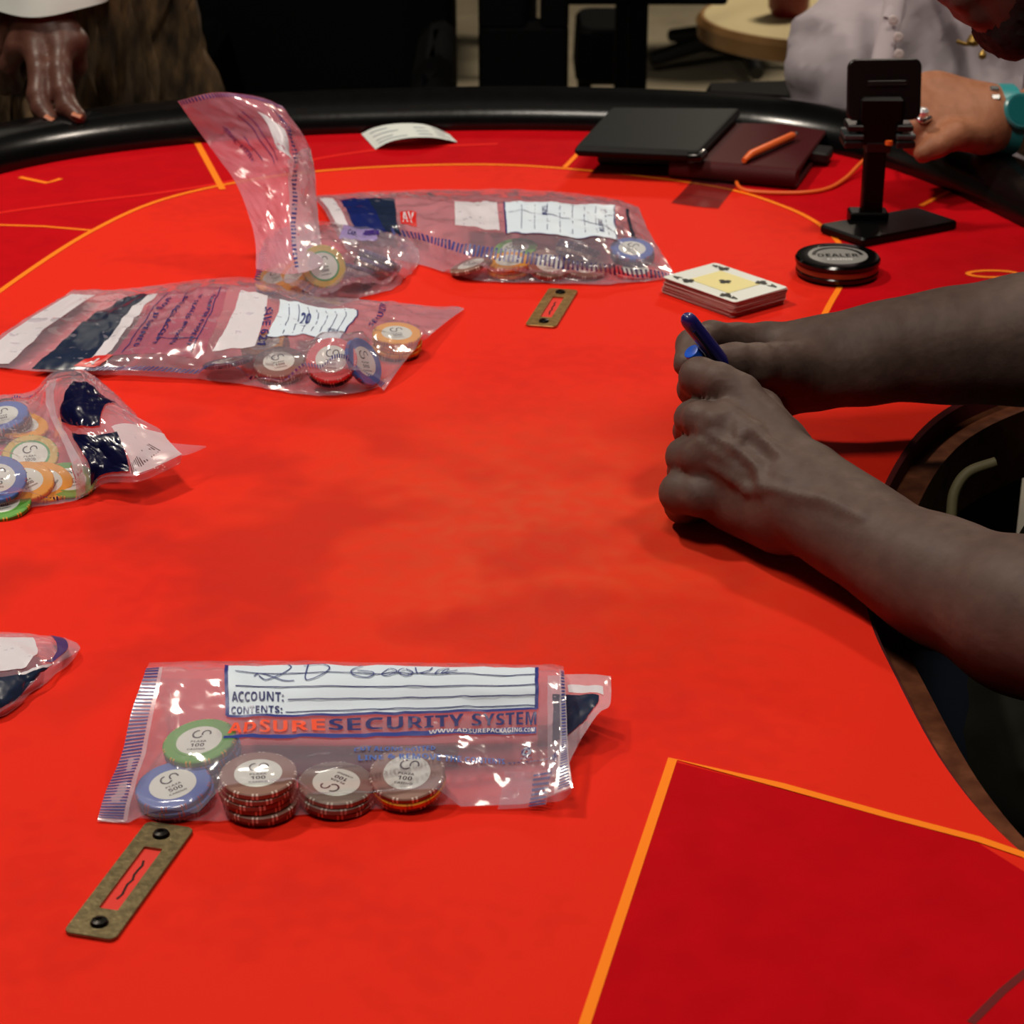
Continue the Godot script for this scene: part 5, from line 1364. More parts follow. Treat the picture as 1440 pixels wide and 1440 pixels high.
	a.bone(Vector3(0.21, 0.8149, -1.4044), Vector3(0.1925, 0.801, -1.4112), 0.018, 0.014, 0.014)
	a.bone(Vector3(0.2082, 0.8254, -1.3949), Vector3(0.1813, 0.8373, -1.3728), 0.019, 0.017, 0.014)
	a.limb([[m1, 0.0135], [Vector3(0.1605, 0.8392, -1.4209), 0.0115], [Vector3(0.1393, 0.8454, -1.4094), 0.011], [Vector3(0.1238, 0.8486, -1.3845), 0.0105], [Vector3(0.1189, 0.8429, -1.3621), 0.0095]], 0.005, true)
	a.limb([[Vector3(0.1824, 0.8193, -1.4283), 0.0135], [Vector3(0.1455, 0.8227, -1.4134), 0.011], [Vector3(0.1303, 0.8238, -1.381), 0.0105], [Vector3(0.1358, 0.8217, -1.358), 0.009]], 0.004, true)
	a.limb([[Vector3(0.1865, 0.8064, -1.4225), 0.0135], [Vector3(0.155, 0.809, -1.4017), 0.0112], [Vector3(0.1475, 0.8082, -1.3739), 0.0105], [Vector3(0.1555, 0.81, -1.356), 0.009]], 0.004, true)
	a.limb([[Vector3(0.1925, 0.801, -1.4112), 0.0135], [Vector3(0.1737, 0.8019, -1.3952), 0.0108], [Vector3(0.1685, 0.8053, -1.3758), 0.010], [Vector3(0.1758, 0.8118, -1.3645), 0.009]], 0.004, true)
	a.limb([[Vector3(0.1957, 0.8297, -1.3836), 0.0165], [Vector3(0.167, 0.8427, -1.3599), 0.0145], [Vector3(0.1505, 0.8488, -1.3517), 0.0118], [Vector3(0.1335, 0.8525, -1.3445), 0.0096]], 0.006, true)
	a.limb([[Vector3(0.159, 0.8527, -1.3523), 0.002], [Vector3(0.1639, 0.8472, -1.3504), 0.002], [Vector3(0.1619, 0.8396, -1.3464), 0.002]], 0.003)
	a.limb([[Vector3(0.1662, 0.8539, -1.3573), 0.002], [Vector3(0.17, 0.8471, -1.3536), 0.002], [Vector3(0.169, 0.8394, -1.3496), 0.002]], 0.003)
	# neck, head, upper body under the clothes
	var hc := Vector3(0.3483, 1.1659, -1.5734)
	var hf := Vector3(-0.74, -0.66, 0.1).normalized()
	var hu := Vector3(-0.66, 0.74, 0.0)
	hu = (hu - hf * hu.dot(hf)).normalized()
	var b := Flesh.new(hc - Vector3.ONE * 0.24, hc + Vector3.ONE * 0.2, 0.004)
	head(b, hc, hf, hu)
	var sl := Vector3(0.66, TOP + 0.26, -1.0)
	var sr := Vector3(0.66, TOP + 0.26, -1.42)
	var el := Vector3(0.3276, 0.8012, -1.0358)
	var er := Vector3(0.43, 0.8482, -1.4194)
	var up := Flesh.new(Vector3(0.25, 0.35, -1.62), Vector3(0.95, 1.2, -0.8), 0.012)
	up.limb([[el, 0.044], [sl, 0.055]], 0.03)
	up.limb([[er, 0.044], [sr, 0.055]], 0.03)
	up.limb([[sl, 0.06], [sr, 0.06]], 0.04)
	up.bone(Vector3(0.59, TOP + 0.19, -1.25), Vector3(0.55, 0.5, -1.3), 0.12, 0.11, 0.05)
	up.bone(Vector3(0.63, TOP + 0.26, -1.21), hc - hu * 0.1, 0.06, 0.055, 0.03)
	part("body", flesh_mesh([g, a, b, up]), skin("dealer skin", Color(0.30, 0.235, 0.215), Color(0.39, 0.315, 0.285), 0.58), t)
	# beard and short hair
	var r := hf.cross(hu).normalized()
	var beard := Flesh.new(hc - Vector3.ONE * 0.2, hc + Vector3.ONE * 0.16, 0.004)
	for s in [-1, 1]:
		beard.limb([[hc + r * 0.066 * s - hu * 0.02 + hf * 0.0, 0.018], [hc + r * 0.054 * s - hu * 0.07 + hf * 0.022, 0.024], [hc + r * 0.02 * s - hu * 0.108 + hf * 0.076, 0.0205]], 0.02)
	beard.bone(hc - hu * 0.112 + hf * 0.08 - r * 0.01, hc - hu * 0.112 + hf * 0.08 + r * 0.01, 0.0195, 0.0195, 0.015)
	part("beard", flesh_mesh([beard], 0.003, 90.0), mat("beard black", Color(0.035, 0.022, 0.02), 0.85), t)
	var hair := Flesh.new(hc - Vector3.ONE * 0.2, hc + Vector3.ONE * 0.2, 0.005)
	hair.bone(hc + hu * 0.042 - hf * 0.03, hc + hu * 0.045 + hf * 0.01, 0.08, 0.072, 0.02)
	part("hair", flesh_mesh([hair], 0.003, 80.0), mat("hair black", Color(0.02, 0.018, 0.018), 0.9), t)
	# clothes: dark shirt with short sleeves, dark trousers
	var sh := Flesh.new(Vector3(0.3, 0.4, -1.66), Vector3(0.98, 1.2, -0.72), 0.012)
	sh.limb([[sl.lerp(el, 0.5), 0.066], [sl, 0.078]], 0.03)
	sh.limb([[sr.lerp(er, 0.5), 0.066], [sr, 0.078]], 0.03)
	sh.limb([[sl, 0.075], [sr, 0.075]], 0.05)
	sh.bone(Vector3(0.57, TOP + 0.17, -1.25), Vector3(0.475, 0.55, -1.33), 0.15, 0.16, 0.06)
	part("shirt", flesh_mesh([sh], 0.012, 6.0), mat("shirt dark", Color(0.17, 0.17, 0.145), 0.95, 0.0, 0.15), t)
	var tr := Flesh.new(Vector3(0.1, 0.0, -1.62), Vector3(0.95, 0.72, -0.78), 0.012)
	for z in [-1.08, -1.33]:
		tr.limb([[Vector3(0.7, 0.52, z), 0.1], [Vector3(0.28, 0.53, z + (0.03 if z > -1.2 else -0.03)), 0.072], [Vector3(0.30, 0.08, z), 0.055]], 0.04)
	tr.bone(Vector3(0.7, 0.52, -1.08), Vector3(0.7, 0.52, -1.33), 0.12, 0.12, 0.05)
	tr.bone(Vector3(0.6, 0.5, -1.2), Vector3(0.4, 0.49, -1.2), 0.09, 0.08, 0.06)
	part("trousers", flesh_mesh([tr], 0.016, 5.0), mat("trouser slate", Color(0.11, 0.125, 0.16), 0.95, 0.0, 0.1), t)
	part("lanyard", tube(curve([Vector3(0.34, 0.7625, -1.3806), Vector3(0.321, 0.7562, -1.3777), Vector3(0.3115, 0.7443, -1.3724), Vector3(0.309, 0.7298, -1.3658), Vector3(0.309, 0.7147, -1.3589)], 6), [0.004], 8), mat("lanyard", Color(0.45, 0.42, 0.3), 0.6), t)
	# his chair
	var c := thing("dealer_chair", "black leather seat glimpsed under the dealer's elbow at the right edge", "chair", Vector3(0.72, 0, -1.2))
	var leather := mat("chair leather", Color(0.012, 0.013, 0.015), 0.45, 0.0, 0.3)
	part("seat", quad_column(Vector3(-0.14, 0.36, 0), 0.6, 0.6, 0.09, 0.03), leather, c)
	part("backrest", quad_column(Vector3(0.25, 0.42, 0), 0.08, 0.5, 0.55, 0.03), leather, c)
	for s in [-1, 1]:
		part("armrest", tube(curve([Vector3(0.2, 0.62, 0.29 * s), Vector3(-0.05, 0.635, 0.29 * s), Vector3(-0.27, 0.625, 0.27 * s), Vector3(-0.3, 0.55, 0.27 * s), Vector3(-0.27, 0.4, 0.27 * s)], 6), [0.03], 14), leather, c)
	for k in 5: part("leg", tube([Vector3(0, 0.08, 0), Vector3(cos(TAU * k / 5) * 0.28, 0.035, sin(TAU * k / 5) * 0.28)], [0.025, 0.018], 10), mat("chair base", Color(0.02, 0.02, 0.02), 0.4), c)
	part("column", tube([Vector3(0, 0.05, 0), Vector3(0, 0.37, 0)], [0.03], 14), mat("chair base", Color.BLACK), c)

func build_standing_man() -> void:
	var t := thing("person", "person standing in brown pleated robe, two fingertips resting on the rail", "person")
	var g := Flesh.new(Vector3(-0.6064, 0.7551, -2.4122), Vector3(-0.4199, 0.9797, -2.192), 0.003)
	# back of the hand towards the camera, index and middle finger reaching down to the rail
	g.limb([[Vector3(-0.511, 0.9397, -2.3722), 0.029], [Vector3(-0.5104, 0.8887, -2.3381), 0.03]], 0.02)
	var a := Vector3(-0.5121, 0.8528, -2.2999)
	var b := Vector3(-0.4861, 0.857, -2.3018)
	g.bone(Vector3(-0.5186, 0.8875, -2.3321), Vector3(-0.5355, 0.8538, -2.3168), 0.02, 0.014, 0.012)
	g.bone(Vector3(-0.5128, 0.8885, -2.3271), a, 0.019, 0.0155, 0.012)
	g.bone(Vector3(-0.5036, 0.8885, -2.3271), b, 0.019, 0.0155, 0.012)
	g.bone(Vector3(-0.497, 0.8861, -2.3315), Vector3(-0.4728, 0.8605, -2.3144), 0.018, 0.0145, 0.012)
	g.limb([[a, 0.0145], [Vector3(-0.5057, 0.8367, -2.2761), 0.0125], [Vector3(-0.505, 0.8154, -2.2555), 0.012], [Vector3(-0.5009, 0.8042, -2.2449), 0.0108], [Vector3(-0.4901, 0.7951, -2.232), 0.0088]], 0.005, true)
	g.limb([[b, 0.0145], [Vector3(-0.4844, 0.838, -2.2767), 0.0122], [Vector3(-0.4793, 0.8196, -2.2574), 0.0118], [Vector3(-0.4729, 0.8056, -2.2456), 0.0108], [Vector3(-0.4599, 0.7979, -2.2333), 0.0088]], 0.005, true)
	g.limb([[Vector3(-0.5371, 0.8538, -2.3168), 0.0125], [Vector3(-0.5499, 0.8322, -2.3235), 0.011], [Vector3(-0.5507, 0.8069, -2.345), 0.01], [Vector3(-0.5451, 0.8176, -2.3608), 0.009]], 0.005, true)
	g.limb([[Vector3(-0.473, 0.858, -2.3187), 0.0125], [Vector3(-0.4763, 0.8311, -2.3285), 0.011], [Vector3(-0.4888, 0.8101, -2.3519), 0.01], [Vector3(-0.4977, 0.8212, -2.3624), 0.009]], 0.005, true)
	g.limb([[Vector3(-0.5437, 0.8761, -2.3434), 0.016], [Vector3(-0.5612, 0.8474, -2.3469), 0.013], [Vector3(-0.5664, 0.8212, -2.3515), 0.011], [Vector3(-0.5625, 0.8003, -2.353), 0.009]], 0.006, true)
	var up := Flesh.new(Vector3(-1.0, 1.0, -3.0), Vector3(-0.2, 1.85, -2.2), 0.012)
	var hc := Vector3(-0.68, 1.68, -2.66)
	head(up, hc, Vector3(0.1, -0.35, 1).normalized(), Vector3(0, 1, 0.35).normalized())
	up.bone(hc, Vector3(-0.68, 1.36, -2.72), 0.05, 0.06, 0.03)
	up.bone(Vector3(-0.86, 1.36, -2.72), Vector3(-0.52, 1.36, -2.72), 0.06, 0.06, 0.03)
	up.limb([[Vector3(-0.52, 1.36, -2.72), 0.055], [Vector3(-0.53, 1.24, -2.5), 0.042], [Vector3(-0.511, 0.9397, -2.3722), 0.029]], 0.02)
	part("body", flesh_mesh([g, up]), skin("standing skin", Color(0.27, 0.165, 0.14), Color(0.38, 0.25, 0.21), 0.42), t)
	var nail := mat("nail", Color(0.72, 0.46, 0.34), 0.35)
	part("fingernail", tube([Vector3(-0.4925, 0.8001, -2.2272), Vector3(-0.4847, 0.7956, -2.224)], [0.0052, 0.0042], 10, 0.5), nail, t)
	part("fingernail", tube([Vector3(-0.4639, 0.8022, -2.2281), Vector3(-0.4547, 0.799, -2.2256)], [0.0052, 0.0042], 10, 0.5), nail, t)
	# pleated robe: rings from floor to shoulders
	var rings := []
	var n := 220
	var fold := FastNoiseLite.new()
	fold.frequency = 1.0
	fold.fractal_octaves = 3
	fold.seed = 3
	for j in 60:
		var y := 0.03 + 1.38 * j / 59.0
		var o := PackedVector3Array()
		var wx := lerpf(0.29, 0.292, smoothstep(0.2, 1.1, y)) - 0.1 * smoothstep(1.28, 1.42, y)
		var wz := lerpf(0.24, 0.15, smoothstep(0.2, 1.1, y)) - 0.06 * smoothstep(1.28, 1.42, y)
		for i in n:
			var an := TAU * i / n
			var f := fold.get_noise_3d(cos(an) * 3.4, y * 1.4, sin(an) * 3.4) * 0.06 + absf(fold.get_noise_3d(cos(an) * 7.0 + 9.0, y * 2.4, sin(an) * 7.0)) * 0.09
			o.append(Vector3(-0.715 + cos(an) * (wx + f), y, -2.68 + sin(an) * (wz + f)))
		rings.append(o)
	var cloth := grain(mat("robe brown", Color.WHITE, 0.8), Color(0.10, 0.07, 0.05), Color(0.58, 0.46, 0.31), 0.018, 3.2, 0.05, 23)
	cloth.uv1_scale = Vector3(4.5, 1.6, 4.5)
	part("robe", loft(rings, false, true, 60.0), cloth, t)
	# white sleeve round the wrist
	var sleeve := []
	for k in [[Vector3(-0.5048, 0.8945, -2.3517), 0.064, 0.058], [Vector3(-0.5053, 0.9096, -2.3608), 0.064, 0.06], [Vector3(-0.5132, 0.9522, -2.3889), 0.068, 0.066], [Vector3(-0.54, 1.2, -2.48), 0.075, 0.065], [Vector3(-0.56, 1.34, -2.66), 0.08, 0.07]]:
		var o := PackedVector3Array()
		for i in 48:
			var an := TAU * i / 48
			o.append(k[0] + Vector3(cos(an) * k[1], sin(an * 2.0 + 1.0) * 0.004, sin(an) * k[2]) * (1.0 + 0.04 * sin(an * 5.0)))
		sleeve.append(o)
	part("sleeve", loft(sleeve, false, true, 60.0), mat("sleeve white", Color(0.74, 0.77, 0.76), 0.8), t)

func build_seated_man() -> void:
	var t := thing("person", "seated person in white button shirt behind the far rail, teal watch on the wrist", "person")
	var g := Flesh.new(Vector3(0.3345, 0.7433, -2.268), Vector3(0.695, 0.9069, -1.9691), 0.003)
	g.limb([[Vector3(0.645, 0.7933, -2.218), 0.042], [Vector3(0.5425, 0.8151, -2.1401), 0.034], [Vector3(0.4852, 0.8274, -2.0963), 0.027], [Vector3(0.4688, 0.8299, -2.0864), 0.027]], 0.02)
	var m := [Vector3(0.4089, 0.8569, -2.0986), Vector3(0.4032, 0.8476, -2.078), Vector3(0.4041, 0.8373, -2.0623), Vector3(0.4114, 0.8271, -2.0522)]
	g.bone(Vector3(0.465, 0.8377, -2.0954), m[0], 0.021, 0.0155, 0.015)
	g.bone(Vector3(0.4628, 0.835, -2.0832), m[1], 0.021, 0.0155, 0.015)
	g.bone(Vector3(0.4631, 0.8298, -2.0754), m[2], 0.021, 0.0155, 0.015)
	g.bone(Vector3(0.4645, 0.8234, -2.0725), m[3], 0.02, 0.0155, 0.015)
	g.bone(Vector3(0.4699, 0.8415, -2.0972), Vector3(0.4236, 0.8562, -2.1016), 0.017, 0.017, 0.02)
	g.limb([[m[0], 0.0145], [Vector3(0.392, 0.854, -2.0809), 0.0125], [Vector3(0.3845, 0.8356, -2.078), 0.0115], [Vector3(0.392, 0.8203, -2.082), 0.0095]], 0.005, true)
	g.limb([[m[1], 0.0145], [Vector3(0.3906, 0.8449, -2.0603), 0.0125], [Vector3(0.386, 0.8284, -2.0583), 0.0115], [Vector3(0.3943, 0.8145, -2.0684), 0.0095]], 0.005, true)
	g.limb([[m[2], 0.014], [Vector3(0.3943, 0.8347, -2.0447), 0.012], [Vector3(0.391, 0.8208, -2.0439), 0.0112], [Vector3(0.3994, 0.8106, -2.0557), 0.0095]], 0.005, true)
	g.limb([[m[3], 0.0135], [Vector3(0.4046, 0.8227, -2.0392), 0.0115], [Vector3(0.4007, 0.8145, -2.041), 0.0105], [Vector3(0.4085, 0.8081, -2.0546), 0.009]], 0.005, true)
	g.limb([[Vector3(0.4542, 0.8246, -2.0566), 0.0165], [Vector3(0.4292, 0.8284, -2.0363), 0.014], [Vector3(0.411, 0.8216, -2.0245), 0.0115], [Vector3(0.3969, 0.8147, -2.0191), 0.0092]], 0.006, true)
	var up := Flesh.new(Vector3(0.15, 0.4, -2.95), Vector3(1.1, 1.55, -2.3), 0.012)
	var hc := Vector3(0.6, 1.36, -2.6)
	head(up, hc, Vector3(-0.1, -0.3, 1).normalized(), Vector3(0, 1, 0.3).normalized())
	up.bone(hc, Vector3(0.6, 1.08, -2.7), 0.05, 0.06, 0.03)
	up.bone(Vector3(0.6, 1.0, -2.7), Vector3(0.6, 0.55, -2.7), 0.12, 0.13, 0.05)
	part("body", flesh_mesh([g, up]), skin("seated skin", Color(0.60, 0.39, 0.28), Color(0.70, 0.48, 0.37), 0.55), t)
	# shirt
	var s := Flesh.new(Vector3(0.1, 0.4, -3.0), Vector3(1.15, 1.2, -2.25), 0.012)
	s.bone(Vector3(0.65, 1.0, -2.66), Vector3(0.65, 0.56, -2.64), 0.16, 0.2, 0.06)
	s.bone(Vector3(0.57, 0.98, -2.62), Vector3(0.55, 0.7, -2.56), 0.12, 0.15, 0.06)
	s.limb([[Vector3(0.5, 1.04, -2.7), 0.085], [Vector3(0.82, 1.04, -2.7), 0.085]], 0.06)
	s.limb([[Vector3(0.5, 1.04, -2.68), 0.072], [Vector3(0.465, 0.9, -2.62), 0.058], [Vector3(0.405, 0.76, -2.56), 0.058], [Vector3(0.41, 0.62, -2.54), 0.058]], 0.03)
	s.limb([[Vector3(0.84, 1.03, -2.68), 0.078], [Vector3(0.93, 0.82, -2.55), 0.062], [Vector3(0.5973, 0.8128, -2.2159), 0.056]], 0.03)
	var cloth := mat("shirt white", Color(0.70, 0.66, 0.69), 0.85)
	part("shirt", flesh_mesh([s], 0.032, 2.7, Vector3(2.0, 1.0, 1.2)), cloth, t)
	# placket with buttons, collar edge, necklace
	part("placket", tube(curve([Vector3(0.4477, 0.99, -2.4939), Vector3(0.4273, 0.912, -2.3981), Vector3(0.42, 0.8781, -2.3718), Vector3(0.412, 0.8506, -2.3538), Vector3(0.4049, 0.8232, -2.3359), Vector3(0.4002, 0.7876, -2.3197)], 5), [0.012], 10, 0.5), cloth, t)
	for q in [Vector3(0.4235, 0.8584, -2.3464), Vector3(0.4243, 0.8413, -2.3386), Vector3(0.4184, 0.875, -2.3561)]:
		part("button", lathe([Vector2(0.0004, 0), Vector2(0.0055, 0), Vector2(0.0055, 0.0018), Vector2(0.004, 0.0024), Vector2(0.0004, 0.002)], 18), mat("button pearl", Color(0.9, 0.85, 0.85), 0.25), t, q).rotation.x = PI / 2
	part("collar", tube(curve([Vector3(0.4125, 0.9165, -2.4166), Vector3(0.4264, 0.8915, -2.3833), Vector3(0.4183, 0.872, -2.3635)], 5), [0.011], 10, 0.4), cloth, t)
	var gold := mat("gold chain", Color(0.62, 0.5, 0.25), 0.35, 0.7)
	part("necklace", tube(curve([Vector3(0.4972, 0.9129, -2.393), Vector3(0.5039, 0.8811, -2.3567), Vector3(0.5048, 0.8619, -2.337), Vector3(0.4986, 0.8534, -2.3331), Vector3(0.4854, 0.8563, -2.3344)], 6), [0.0022], 8), gold, t)
	part("pendant", lathe([Vector2(0.0005, 0), Vector2(0.006, 0.002), Vector2(0.0075, 0.007), Vector2(0.0045, 0.013), Vector2(0.0005, 0.015)], 14), gold, t, Vector3(0.5033, 0.8506, -2.3318))
	part("pendant", lathe([Vector2(0.0005, 0), Vector2(0.004, 0.002), Vector2(0.0045, 0.006), Vector2(0.0005, 0.011)], 12), gold, t, Vector3(0.5123, 0.839, -2.3211))
	# ring
	var rg := mat("ring silver", Color(0.8, 0.8, 0.82), 0.2, 0.9)
	part("finger_ring", tube(curve([Vector3(0.3892, 0.8472, -2.0449), Vector3(0.3955, 0.8434, -2.0321), Vector3(0.4053, 0.844, -2.0412)], 5), [0.0028], 8), rg, t)
	part("ring_stone", lathe([Vector2(0.0005, 0), Vector2(0.0055, 0.002), Vector2(0.0065, 0.006), Vector2(0.004, 0.009), Vector2(0.0005, 0.0095)], 10, 10.0), mat("ring stone", Color(0.9, 0.92, 0.95), 0.08, 0.5), t, Vector3(0.3954, 0.8475, -2.0296))
	# watch, worn by the person
	var w := thing("wristwatch", "teal wristwatch with silver links on the wrist of the seated person", "watch")
	var c := Vector3(0.4873, 0.8287, -2.0969)
	var teal := mat("teal band", Color(0.16, 0.56, 0.58), 0.4)
	var band := []
	for i in 33:
		var an := TAU * i / 32
		band.append(c + Vector3(0.006 * sin(an), cos(an) * 0.033, sin(an) * 0.033))
	var rings := []
	for p in band:
		var o := PackedVector3Array()
		var out: Vector3 = (p - c).normalized()
		for k in [[-0.0095, -0.001], [0.0095, -0.001], [0.011, 0.0], [0.0095, 0.0022], [-0.0095, 0.0022], [-0.011, 0.0]]: o.append(p + Vector3(k[0], 0, 0) + out * k[1])
		rings.append(o)
	part("band", loft(rings, false, false, 30.0), teal, w)
	var fo := Vector3(0.2, 0.45, 0.87).normalized()
	var dialc := c + fo * 0.033 + Vector3(0.004, 0, 0)
	var bx := fo.cross(Vector3.UP).normalized()
	var basis := Basis(bx, fo, bx.cross(fo))
	var case_ := part("case", lathe([Vector2(0.0005, -0.004), Vector2(0.0165, -0.004), Vector2(0.018, -0.002), Vector2(0.018, 0.004), Vector2(0.016, 0.006), Vector2(0.0145, 0.0055), Vector2(0.0005, 0.0055)], 36), mat("case teal", Color(0.2, 0.5, 0.52), 0.3), w, dialc)
	case_.basis = basis
	var dial := part("dial", lathe([Vector2(0.0004, 0.0056), Vector2(0.0142, 0.0056), Vector2(0.0142, 0.006), Vector2(0.0004, 0.006)], 32), mat("dial teal", Color(0.10, 0.40, 0.42), 0.25), w, dialc)
	dial.basis = basis
	for k in 4:
		var l := part("link", slab(0.009, 0.0065, 0.0045, 0.002, 0.001, 3), mat("link silver", Color(0.75, 0.76, 0.76), 0.22, 0.85), w, c + Vector3(-0.0135, cos(0.45 + k * 0.3) * 0.036, sin(0.45 + k * 0.3) * 0.036))
		l.rotation.x = 0.45 + k * 0.3

# ---------------------------------------------------------------- room behind
func chair(label: String, at: Vector3, turn: float, w: float, h: float, solid_back: bool) -> void:
	var c := thing("lounge_chair", label, "chair", at, "")
	c.rotation.y = turn
	var black := mat("seat black", Color(0.012, 0.013, 0.016), 0.8, 0.0, 0.2)
	part("seat", quad_column(Vector3(0, 0.36, 0), w, 0.5, 0.12, 0.03), black, c)
	if solid_back:
		part("backrest", quad_column(Vector3(0, 0.4, 0.24), w, 0.1, h - 0.4, 0.03), black, c)
	else:
		part("top_rail", quad_column(Vector3(0, h - 0.14, 0.24), w, 0.06, 0.14, 0.02), black, c)
		part("lower_rail", quad_column(Vector3(0, 0.42, 0.24), w, 0.06, h - 0.72, 0.02), black, c)
		for s in [-1, 1]: part("back_post", quad_column(Vector3(s * (w / 2 - 0.03), 0.4, 0.24), 0.06, 0.06, h - 0.42, 0.01), black, c)
	for s in [-1, 1]:
		part("armrest", quad_column(Vector3(s * (w / 2 - 0.03), 0.45, 0), 0.06, 0.46, 0.17, 0.02), black, c)
		for z in [-0.2, 0.2]: part("leg", tube([Vector3(s * (w / 2 - 0.05), 0, z), Vector3(s * (w / 2 - 0.05), 0.37, z)], [0.02], 10), black, c)

func seat_black() -> StandardMaterial3D: return mat("seat black", Color(0.012, 0.013, 0.016), 0.8, 0.0, 0.2)

func build_background() -> void:
	chair("black high-backed chair behind the far rail, right of the robed person", Vector3(-0.318, 0, -3.44), PI, 0.445, 1.06, true)
	var oc := thing("lounge_chair", "black open-backed chair behind the rail, next to the high-backed one", "chair", Vector3(0.0185, 0, -3.45))
	part("seat", quad_column(Vector3(0, 0.3, -0.22), 0.145, 0.4, 0.1, 0.02), seat_black(), oc)
	part("lower_back", quad_column(Vector3(0, 0.36, 0), 0.145, 0.05, 0.295, 0.012), seat_black(), oc)
	part("back_post", quad_column(Vector3(-0.034, 0.64, 0), 0.077, 0.05, 0.36, 0.01), seat_black(), oc)
	part("back_post", quad_column(Vector3(0.0495, 0.64, 0), 0.046, 0.05, 0.36, 0.01), seat_black(), oc)
	part("top_rail", quad_column(Vector3(0, 0.99, 0), 0.145, 0.05, 0.07, 0.015), seat_black(), oc)
	for s in [[-1, 0.0], [1, 0.0], [-1, -0.38], [1, -0.38]]: part("leg", tube([Vector3(s[0] * 0.055, 0, s[1]), Vector3(s[0] * 0.055, 0.37, s[1])], [0.016], 8), seat_black(), oc)
	chair("distant dark chair seen in the gap between the black chairs", Vector3(-0.11, 0, -6.1), PI, 0.42, 0.26, true)
	# stool and bar post
	var st := thing("low_stool", "small black stool seen in front of the beige floor", "stool", Vector3(0.222, 0, -5.05))
	part("seat", loft([rrect(0.13, 0.24, 0.03, 0.205), rrect(0.15, 0.28, 0.03, 0.22), rrect(0.14, 0.27, 0.04, 0.325), rrect(0.12, 0.25, 0.04, 0.337)], true, true, 40.0), seat_black(), st)
	for s in [[-1, -1], [-1, 1], [1, -1], [1, 1]]: part("leg", tube([Vector3(s[0] * 0.05, 0, s[1] * 0.1), Vector3(s[0] * 0.05, 0.22, s[1] * 0.09)], [0.014], 8), seat_black(), st)
	var bar := thing("high_table", "tall black table whose slim leg stands left of the round table", "table", Vector3(0.20, 0, -3.7))
	part("leg", quad_column(Vector3(0.018, 0, 0), 0.032, 0.032, 1.02, 0.004), seat_black(), bar)
	part("leg", quad_column(Vector3(0.618, 0, -0.5), 0.032, 0.032, 1.02, 0.004), seat_black(), bar)
	part("leg", quad_column(Vector3(0.018, 0, -0.5), 0.032, 0.032, 1.02, 0.004), seat_black(), bar)
	part("leg", quad_column(Vector3(0.618, 0, 0), 0.032, 0.032, 1.02, 0.004), seat_black(), bar)
	part("stretcher", quad_column(Vector3(0.02, 0.63, -0.01), 0.3, 0.03, 0.075, 0.004), seat_black(), bar)
	part("top", quad_column(Vector3(0.318, 1.02, -0.25), 0.7, 0.6, 0.03, 0.006), seat_black(), bar)
	# round wooden table with its dark pedestal
	var c := Vector3(0.6823, 0.4255, -4.6315)
	var t := thing("round_table", "round pale wooden table behind the seated person, red cup on it", "table", Vector3(c.x, 0, c.z))
	part("tabletop", lathe([Vector2(0.002, c.y - 0.05), Vector2(0.265, c.y - 0.05), Vector2(0.28, c.y - 0.045), Vector2(0.285, c.y - 0.012), Vector2(0.275, c.y), Vector2(0.002, c.y)], 56), grain(mat("pale wood", Color.WHITE, 0.3), Color(0.55, 0.4, 0.24), Color(0.68, 0.52, 0.34), 0.01, 2.0, 0.0, 31), t)
	part("top_surface", lathe([Vector2(0.002, c.y), Vector2(0.268, c.y), Vector2(0.264, c.y + 0.002), Vector2(0.002, c.y + 0.002)], 56), mat("table cream", Color(0.86, 0.8, 0.62), 0.35), t)
	part("column", lathe([Vector2(0.04, 0.0), Vector2(0.04, c.y - 0.05)], 20), mat("pedestal black", Color.BLACK), t)
	for k in 4: part("foot", tube([Vector3(0, 0.12, 0), Vector3(cos(0.6 + k * PI / 2) * 0.34, 0.03, sin(0.6 + k * PI / 2) * 0.34)], [0.04, 0.025], 10), mat("pedestal black", Color.BLACK), t)
	var cup := thing("red_cup", "small red cup standing on the round wooden table", "cup", Vector3(c.x - 0.088, c.y + 0.002, c.z + 0.01))
	part("wall", lathe([Vector2(0.002, 0), Vector2(0.034, 0), Vector2(0.044, 0.02), Vector2(0.046, 0.1), Vector2(0.043, 0.1), Vector2(0.04, 0.02), Vector2(0.002, 0.012)], 32), mat("cup red", Color(0.5, 0.03, 0.04), 0.35), cup)
	# office chair base whose spokes show against the floor
	var o := thing("swivel_chair", "black swivel chair with splayed star base, partly hidden by the rail", "chair", Vector3(0.648, 0, -6.0578))
	for k in 5: part("leg", tube([Vector3(0, 0.1, 0), Vector3(cos(0.25 + TAU * k / 5) * 0.28, 0.04, sin(0.25 + TAU * k / 5) * 0.28)], [0.03, 0.02], 10), mat("swivel black", Color(0.03, 0.033, 0.036), 0.4), o)
	part("column", tube([Vector3(0, 0.05, 0), Vector3(0, 0.4, 0)], [0.025], 12), mat("swivel black", Color.BLACK), o)
	part("seat", lathe([Vector2(0.002, 0.4), Vector2(0.2, 0.4), Vector2(0.23, 0.42), Vector2(0.22, 0.47), Vector2(0.002, 0.48)], 32), seat_black(), o)
	# seat arm behind the rail
	var arm := thing("seat_cushion", "black wedge-shaped cushion corner just behind the rail by the white shirt", "cushion", Vector3.ZERO)
	part("padding", quad_slab(Vector3(0.2384, 0.7391, -2.5997), Vector3(0.345, 0.7328, -2.5968), Vector3(0.366, 0.7153, -2.7646), Vector3(0.253, 0.7119, -2.7631), 0.1, 0.01), seat_black(), arm)

